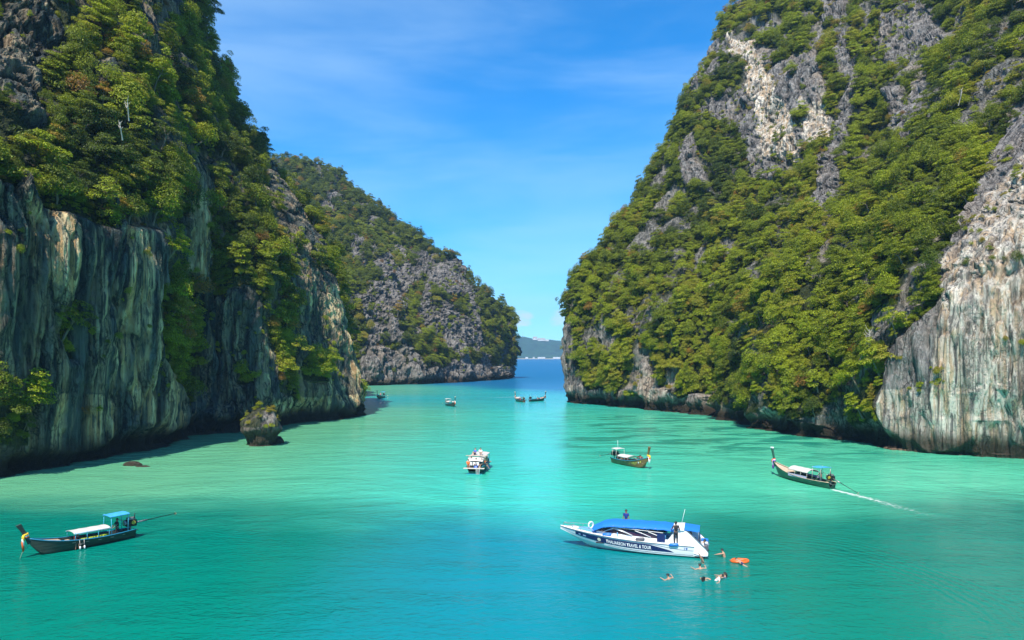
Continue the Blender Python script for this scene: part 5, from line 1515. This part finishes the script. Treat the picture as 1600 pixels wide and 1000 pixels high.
# cabin coaming, glass, struts
def quadplate(name, mat, pts2, y, th=.04, parent=sb):
    """side plate from (x,z[,y]) outline"""
    bm = bmesh.new(); sgn = 1 if y > 0 else -1
    a = [bm.verts.new((p_[0], y + (p_[2] * sgn if len(p_) > 2 else 0), p_[1])) for p_ in pts2]; c = [bm.verts.new((v.co.x, v.co.y - th * sgn, v.co.z)) for v in a]
    bm.faces.new(a); bm.faces.new(c[::-1]); k = len(a)
    for i in range(k): bm.faces.new((a[i], c[i], c[(i + 1) % k], a[(i + 1) % k]))
    return done(name, bm, mat, parent)
for sg in (1, -1):
    y = sg * 1.10
    quadplate('coaming', WHITE, [(1.8, ssh(1.8), .0), (4.5, ssh(4.5), .0), (7.5, ssh(7.5), -.45), (7.4, 1.42, -.50), (4.5, 1.30, -.04), (1.8, 1.18, -.02)], y, .05)
    quadplate('side_window', GLASS, [(2.2, 1.22, -.01), (4.5, 1.305, -.04), (7.2, 1.43, -.40), (6.6, 1.80, -.22), (4.5, 1.72, -.08), (2.2, 1.50, -.05)], y, .02)
    for xa, za, xb, zb in ((2.3, 1.70, 6.7, 1.86), (6.9, 1.40, 6.0, 1.78), (5.9, 1.80, 4.6, 1.36), (4.4, 1.72, 3.2, 1.30), (3.4, 1.70, 2.2, 1.24), (4.7, 1.38, 6.2, 1.80)):
        dy = lambda q: -.5 * max(0, (q - 4.5) / 3) ** 1.5 * .8
        tube('strut', WHITE, sb, [(xa, sg * (1.13 + dy(xa)), za), ((xa + xb) / 2, sg * (1.15 + dy((xa + xb) / 2)), (za + zb) / 2 + .03), (xb, sg * (1.13 + dy(xb)), zb)], .028, 6)
    for xx in (2.6, 3.4, 4.2, 5.0, 5.8): tube('canopy_strut', STEEL, sb, [(xx, sg * 1.12, 1.72), (xx + .25, sg * 1.17, 2.03), (xx + .5, sg * 1.12, 1.74)], .012, 5)
box('cabin_sole', DARKI, sb, .3, 7.4, -1.0, 1.0, .55, .62)
bm = bmesh.new(); v = [bm.verts.new(q) for q in ((7.4, -.62, 1.42), (7.4, .62, 1.42), (6.7, .95, 1.92), (6.7, -.95, 1.92))]; bm.faces.new(v); o = done('windscreen', bm, GLASS, sb); md = o.modifiers.new('th', 'SOLIDIFY'); md.thickness = .03
for k in range(6):
    for sg in (1, -1):
        o = empty('bench', (0, 0, 0)); o.parent = sb; o.location = (2.4 + .72 * k, sg * .62, .62)
        box('cushion', CUSH, o, -.22, .22, -.34, .34, .30, .42, bevel=.03); box('backrest', CUSH, o, -.28, -.2, -.34, .34, .42, .85, bevel=.03)
# canvas canopy: ridged over hoops, front drawn down to the foredeck
bm = bmesh.new(); top_, bot_ = [], []
XS = [1.35 + (7.75 - 1.35) * i / 48 for i in range(49)]
for x in XS:
    fr_ = max(0, (x - 6.2) / 1.55); bk = max(0, (2.6 - x) / 1.3)
    wz = 1.22 - .35 * fr_ ** 1.5; zc = 2.06 - .55 * fr_ ** 1.7 - .10 * bk ** 2
    rib = .040 * abs(math.sin((x - 1.35) / .92 * math.pi)) ** .6
    r1_, r2_ = [], []
    for k in range(13):
        a = (k / 12 * 2 - 1); zz = zc + .17 * (1 - abs(a) ** 2.4) - .10 * abs(a) ** 8 - rib
        r1_.append(bm.verts.new((x, wz * a, zz))); r2_.append(bm.verts.new((x, wz * a * .985, zz - .025)))
    top_.append(r1_); bot_.append(r2_)
for g_ in (top_, bot_):
    for i in range(48):
        for k in range(12): bm.faces.new((g_[i][k], g_[i + 1][k], g_[i + 1][k + 1], g_[i][k + 1]))
for i in range(48):
    for k in (0, 12): bm.faces.new((top_[i][k], bot_[i][k], bot_[i + 1][k], top_[i + 1][k]))
for k in range(12):
    for i in (0, 48): bm.faces.new((top_[i][k], bot_[i][k], bot_[i][k + 1], top_[i][k + 1]))
done('canopy', bm, BLUC, sb, smooth=True)
sheet('stern_awning', BLUC, sb, -.35, .95, 2.3, 1.93, arch=.16, x_slope=.12)
sheet('hardtop', WHITE, sb, .75, 1.55, 2.36, 2.03, arch=.20, th=.08)
# sweeping white stern wings
for sg in (1, -1):
    quadplate('stern_wing', WHITE, [(2.1, .98, -.30), (1.7, 1.50, -.30), (1.45, 2.06, -.30), (.80, 2.10, -.28), (.25, 1.72, -.16), (-.35, 1.22, -.04), (-.80, .80), (-1.0, .50), (-.95, .24), (-.6, .20), (0, .35), (.5, .90, -.12)], sg * 1.36, .12)
    tube('wing_trim', GREYC, sb, [(.80, sg * 1.08, 2.11), (.25, sg * 1.20, 1.73), (-.35, sg * 1.33, 1.23), (-.80, sg * 1.37, .81), (-1.01, sg * 1.37, .51)], .022, 6)
    box('swim_platform', WHITE, sb, -.95, .02, min(sg * .62, sg * 1.3), max(sg * .62, sg * 1.3), .16, .26, bevel=.03)
    tube('awning_post', STEEL, sb, [(-.3, sg * 1.1, .9), (-.3, sg * 1.12, 1.95)], .02)
box('bulkhead', WHITE, sb, 0, .08, -1.25, 1.25, .3, .9, bevel=.02)
box('stern_seat', CUSH, sb, .1, .6, -1.1, 1.1, .62, .95, bevel=.04)
tube('antenna', WHITE, sb, [(1.0, .55, 2.2), (.72, .50, 3.45)], [.02, .012], 6)
box('side_board', NAVY, sb, 2.15, 2.75, 1.155, 1.175, 1.02, 1.62)
# outboards
def outboard(y, mat, lab):
    o = empty('outboard', (0, 0, 0)); o.parent = sb; o.location = (-.55, y, .0)
    o['label'] = lab
    bm = bmesh.new(); add_box(bm, -.42, .14, -.20, .20, .48, .98); done('cowling', bm, mat, o, bevel=.09)
    box('midsection', mat, o, -.2, .06, -.09, .09, -.1, .5, bevel=.03); box('skirt', mat, o, -.3, .12, -.15, .15, .18, .5, bevel=.04)
    box('bracket', STEEL, o, .1, .55, -.1, .1, .15, .5)
outboard(.86, GREYC, 'dark grey outboard on the near side'); outboard(0, SILV, 'silver covered outboard in the middle'); outboard(-.95, BLUC, 'blue covered outboard on the far side')
def fender(label, x, mat, z=.0, yy=1.27):
    o = empty('fender', on(sb, x, yy, ssh(x) + .12 + z), sb.rotation_euler.z); tag(o, label, 'fender')
    tube('float', mat, o, [(-.36, 0, .04), (-.31, 0, .04), (-.27, 0, .03), (.27, 0, -.02), (.31, 0, -.03), (.36, 0, -.03)], [.03, .09, .125, .125, .09, .03], 12)
    tube('rope', paint('rope', (.5, .42, .3), .9), o, [(-.36, 0, .04), (-.42, -.1, .12), (-.45, -.2, .1)], .012, 5)
BF = paint('blue_fender', (.02, .17, .55), .4); 
fender('blue fender lying on the foredeck edge of the speedboat', 6.55, BF, -.02, 1.02)
fender('dark grey fender halfway along the speedboat side', 4.0, GREYC, .02)
fender('blue fender by the feet of the person on the side deck', 1.5, BF, -.10, 1.42)
o = empty('lifebuoy', on(sb, 8.0, -.2, 1.35), sb.rotation_euler.z + .9); tag(o, 'white lifebuoy propped upright on the speedboat foredeck', 'lifebuoy')
bm = bmesh.new(); tube_bm(bm, [(math.cos(a) * .24, 0, .30 + math.sin(a) * .24) for a in [k * 6.2832 / 20 for k in range(20)] + [6.2831]], [.06] * 21, 8); done('ring', bm, WHITE, o, smooth=True)
RZ = sb.rotation_euler.z
BK = cloth('black', (.02, .02, .025))
person('person in black shirt and grey trousers standing on the near side deck of speedboat', on(sb, 1.35, 1.27, ssh(1.3) + .03), RZ + .25 - 1.57 + 3.14 * .0 - .0, shirt=BK, shorts=cloth('charcoal', (.035, .03, .035)), skin=SKIND, legs_cloth=True, hands=((.25, .30, 1.10), (.14, -.27, 1.02)), sc=1.0)
person('person in navy shirt standing behind the blue canopy of the speedboat', on(sb, 5.35, -1.18, ssh(5.3) + .04), RZ + 1.57, shirt=cloth('deep_blue', (.01, .03, .20)), shorts=cloth('navy', (.02, .03, .08)), skin=SKIND, hands=((.14, .26, .82), (.14, -.26, .82)))
person('person in black sitting under the stern awning of the speedboat, arms folded', on(sb, .25, .35, .98), RZ + 3.3, shirt=BK, shorts=BK, skin=SKIND, longsleeve=False, **{**SIT, 'hands': ((.24, -.08, .34), (.24, .1, .30))})
person('person in light top crouching on the swim platform at the speedboat stern', on(sb, -.45, .98, .26), RZ + 2.9, shirt=cloth('pale_grey', (.6, .6, .62)), shorts=cloth('teal', (.03, .2, .25)), pelvis=(0, 0, .42), lean=(.45, 0, 1), hands=((.4, .2, .3), (.45, -.2, .35)), feet=((.2, .14, .06), (.1, -.14, .06)))
# climbing from the water behind the engines, both arms raised
def swim(label, px, py, rz, z=0.0, **k):
    D_ = CH * F / (py - HY); return person(label, Vector(((px - 800) / F * D_, D_, z)), rz, **k)
swim('swimmer reaching both arms up to the speedboat stern platform', 1099, 880, RZ + .3, -.30, pelvis=(0, 0, 0), lean=(.1, 0, 1), hands=((.35, .22, 1.05), (.35, -.22, 1.05)), feet=((-.2, .1, -.8), (-.3, -.1, -.8)), shorts=cloth('teal', (.03, .2, .25)))
swim('bare-backed swimmer holding the blue outboard at the speedboat stern', 1133, 870, RZ - .25, -.16, pelvis=(0, 0, -.02), lean=(.32, 0, 1), hands=((.72, .18, .26), (.70, -.12, .22)), feet=((-.3, .1, -.8), (-.4, -.1, -.8)), shorts=cloth('navy', (.02, .03, .08)))
swim('swimmer facing the speedboat with arms spread, just behind its near engine', 1096, 889.5, 1.9, -.42, pelvis=(0, 0, 0), lean=(.3, 0, 1), hands=((.30, .55, .50), (.30, -.50, .50)), feet=((-.6, .1, -.6), (-.6, -.1, -.7)), shorts=cloth('black', (.02, .02, .025)))
swim('swimmer with short dark hair and pale shoulders, leftmost and apart from the others', 1047, 905, 2.4, -.43, pelvis=(0, 0, 0), lean=(.25, 0, 1), hands=((.35, .48, .52), (.20, -.52, .53)), feet=((-.3, .1, -.8), (-.4, -.1, -.8)))
# floating on the back, black fins up
swim('swimmer floating on back in a white top with black fins pointing left', 1116, 906.5, 2.9, -.10, pelvis=(0, 0, -.04), lean=(-.62, 0, .62), fwd=(0, 0, 1), hands=((-.2, .58, .1), (-.2, -.55, .1)), feet=((.86, .10, .14), (.80, -.10, .12)), shirt=cloth('white', (.75, .73, .72)), shorts=cloth('navy', (.02, .03, .08)), knee=(0, 0, 1))
for dx, lb in ((.10, 'near'), (-.14, 'far')):
    D_ = CH * F / (908 - HY); base = Vector(((1098.5 + (2.4 if dx > 0 else -1.2) - 800) / F * D_, D_ + dx, .0))
    o = empty('swim_fin', base, 2.9 + 1.35); tag(o, 'black swim fin, the %s one on the floating swimmer' % lb, 'swim fin')
    bm = bmesh.new(); a = [bm.verts.new(q) for q in ((0, -.05, -.04), (0, .05, -.04), (.10, .10, .30), (.10, -.10, .30))]; c = [bm.verts.new(v.co + Vector((.02, 0, 0))) for v in a]
    bm.faces.new(a); bm.faces.new(c[::-1])
    for i in range(4): bm.faces.new((a[i], c[i], c[(i + 1) % 4], a[(i + 1) % 4]))
    done('blade', bm, BK, o); tube('foot_pocket', BK, o, [(-.02, 0, -.1), (.01, 0, .06)], [.05, .045], 8)
swim('long-haired swimmer in grey top turned left, rightmost of the front swimmers', 1133.5, 902.5, 3.0, -.42, pelvis=(0, 0, 0), lean=(.05, 0, 1), hands=((.55, .22, .50), (.55, -.22, .50)), feet=((.4, .1, -.7), (.4, -.1, -.7)), shirt=cloth('slate', (.10, .13, .17)), longhair=True)
# orange float and the person on it
fD = CH * F / (878 - HY); fl = empty('inflatable_float', ((1156 - 800) / F * fD, fD, .05), .1); tag(fl, 'orange inflatable float drifting behind the speedboat', 'float')
bm = bmesh.new(); tube_bm(bm, [(math.cos(a) * .58, math.sin(a) * .36, .03 + .015 * math.cos(3 * a)) for a in [k * 6.2832 / 24 for k in range(24)] + [6.2831]], [.115] * 25, 10); done('tube', bm, paint('orange_vinyl', (.85, .13, .02), .35), fl, smooth=True)
bm = bmesh.new(); bm.faces.new([bm.verts.new((math.cos(a) * .55, math.sin(a) * .33, .0)) for a in [k * .3927 for k in range(16)]]); done('floor', bm, paint('orange_vinyl', (.85, .13, .02), .35), fl)
swim('bare-backed swimmer in navy shorts draped over the orange float', 1156, 880.5, 1.75, .10, pelvis=(-.20, 0, .0), lean=(1, 0, .12), fwd=(0, 0, -1), hands=((.75, .35, -.05), (.70, -.38, -.05)), feet=((-1.0, -.22, -.16), (-1.0, -.02, -.2)), shorts=cloth('navy', (.02, .03, .08)), knee=(0, 0, -1))

# ------------------------------------------------------------------ air: thin sea haze
bm = bmesh.new(); add_box(bm, -3150, 3150, -260, 5350, -6.5, 345)
mH = bpy.data.materials.new('sea_haze'); mH.use_nodes = True; nt = mH.node_tree; nt.nodes.clear()
pv = nt.nodes.new('ShaderNodeVolumePrincipled'); pv.inputs['Density'].default_value = 1.3e-4; pv.inputs['Color'].default_value = (.36, .68, 1.0, 1)
mo = nt.nodes.new('ShaderNodeOutputMaterial'); nt.links.new(pv.outputs[0], mo.inputs['Volume'])
hz = done('haze', bm, mH); tag(hz, kind='stuff')

# every plant that still shares its label with another is told apart by its place in the row
same = {}
for o in COL.objects:
    if o.get('category') in ('tree', 'shrub', 'bush'): same.setdefault(o['label'], []).append(o)
ORD = ['leftmost', 'second from left', 'third from left', 'fourth from left', 'fifth from left', 'sixth from left', 'seventh from left']
for lb, os_ in same.items():
    if len(os_) < 2: continue
    os_.sort(key=lambda o: o.location.x / o.location.y)
    names = ['left one', 'right one'] if len(os_) == 2 else ['leftmost', 'middle one', 'rightmost'] if len(os_) == 3 else ORD[:len(os_) - 1] + ['rightmost']
    for o, nme in zip(os_, names): o['label'] = lb + ', ' + nme
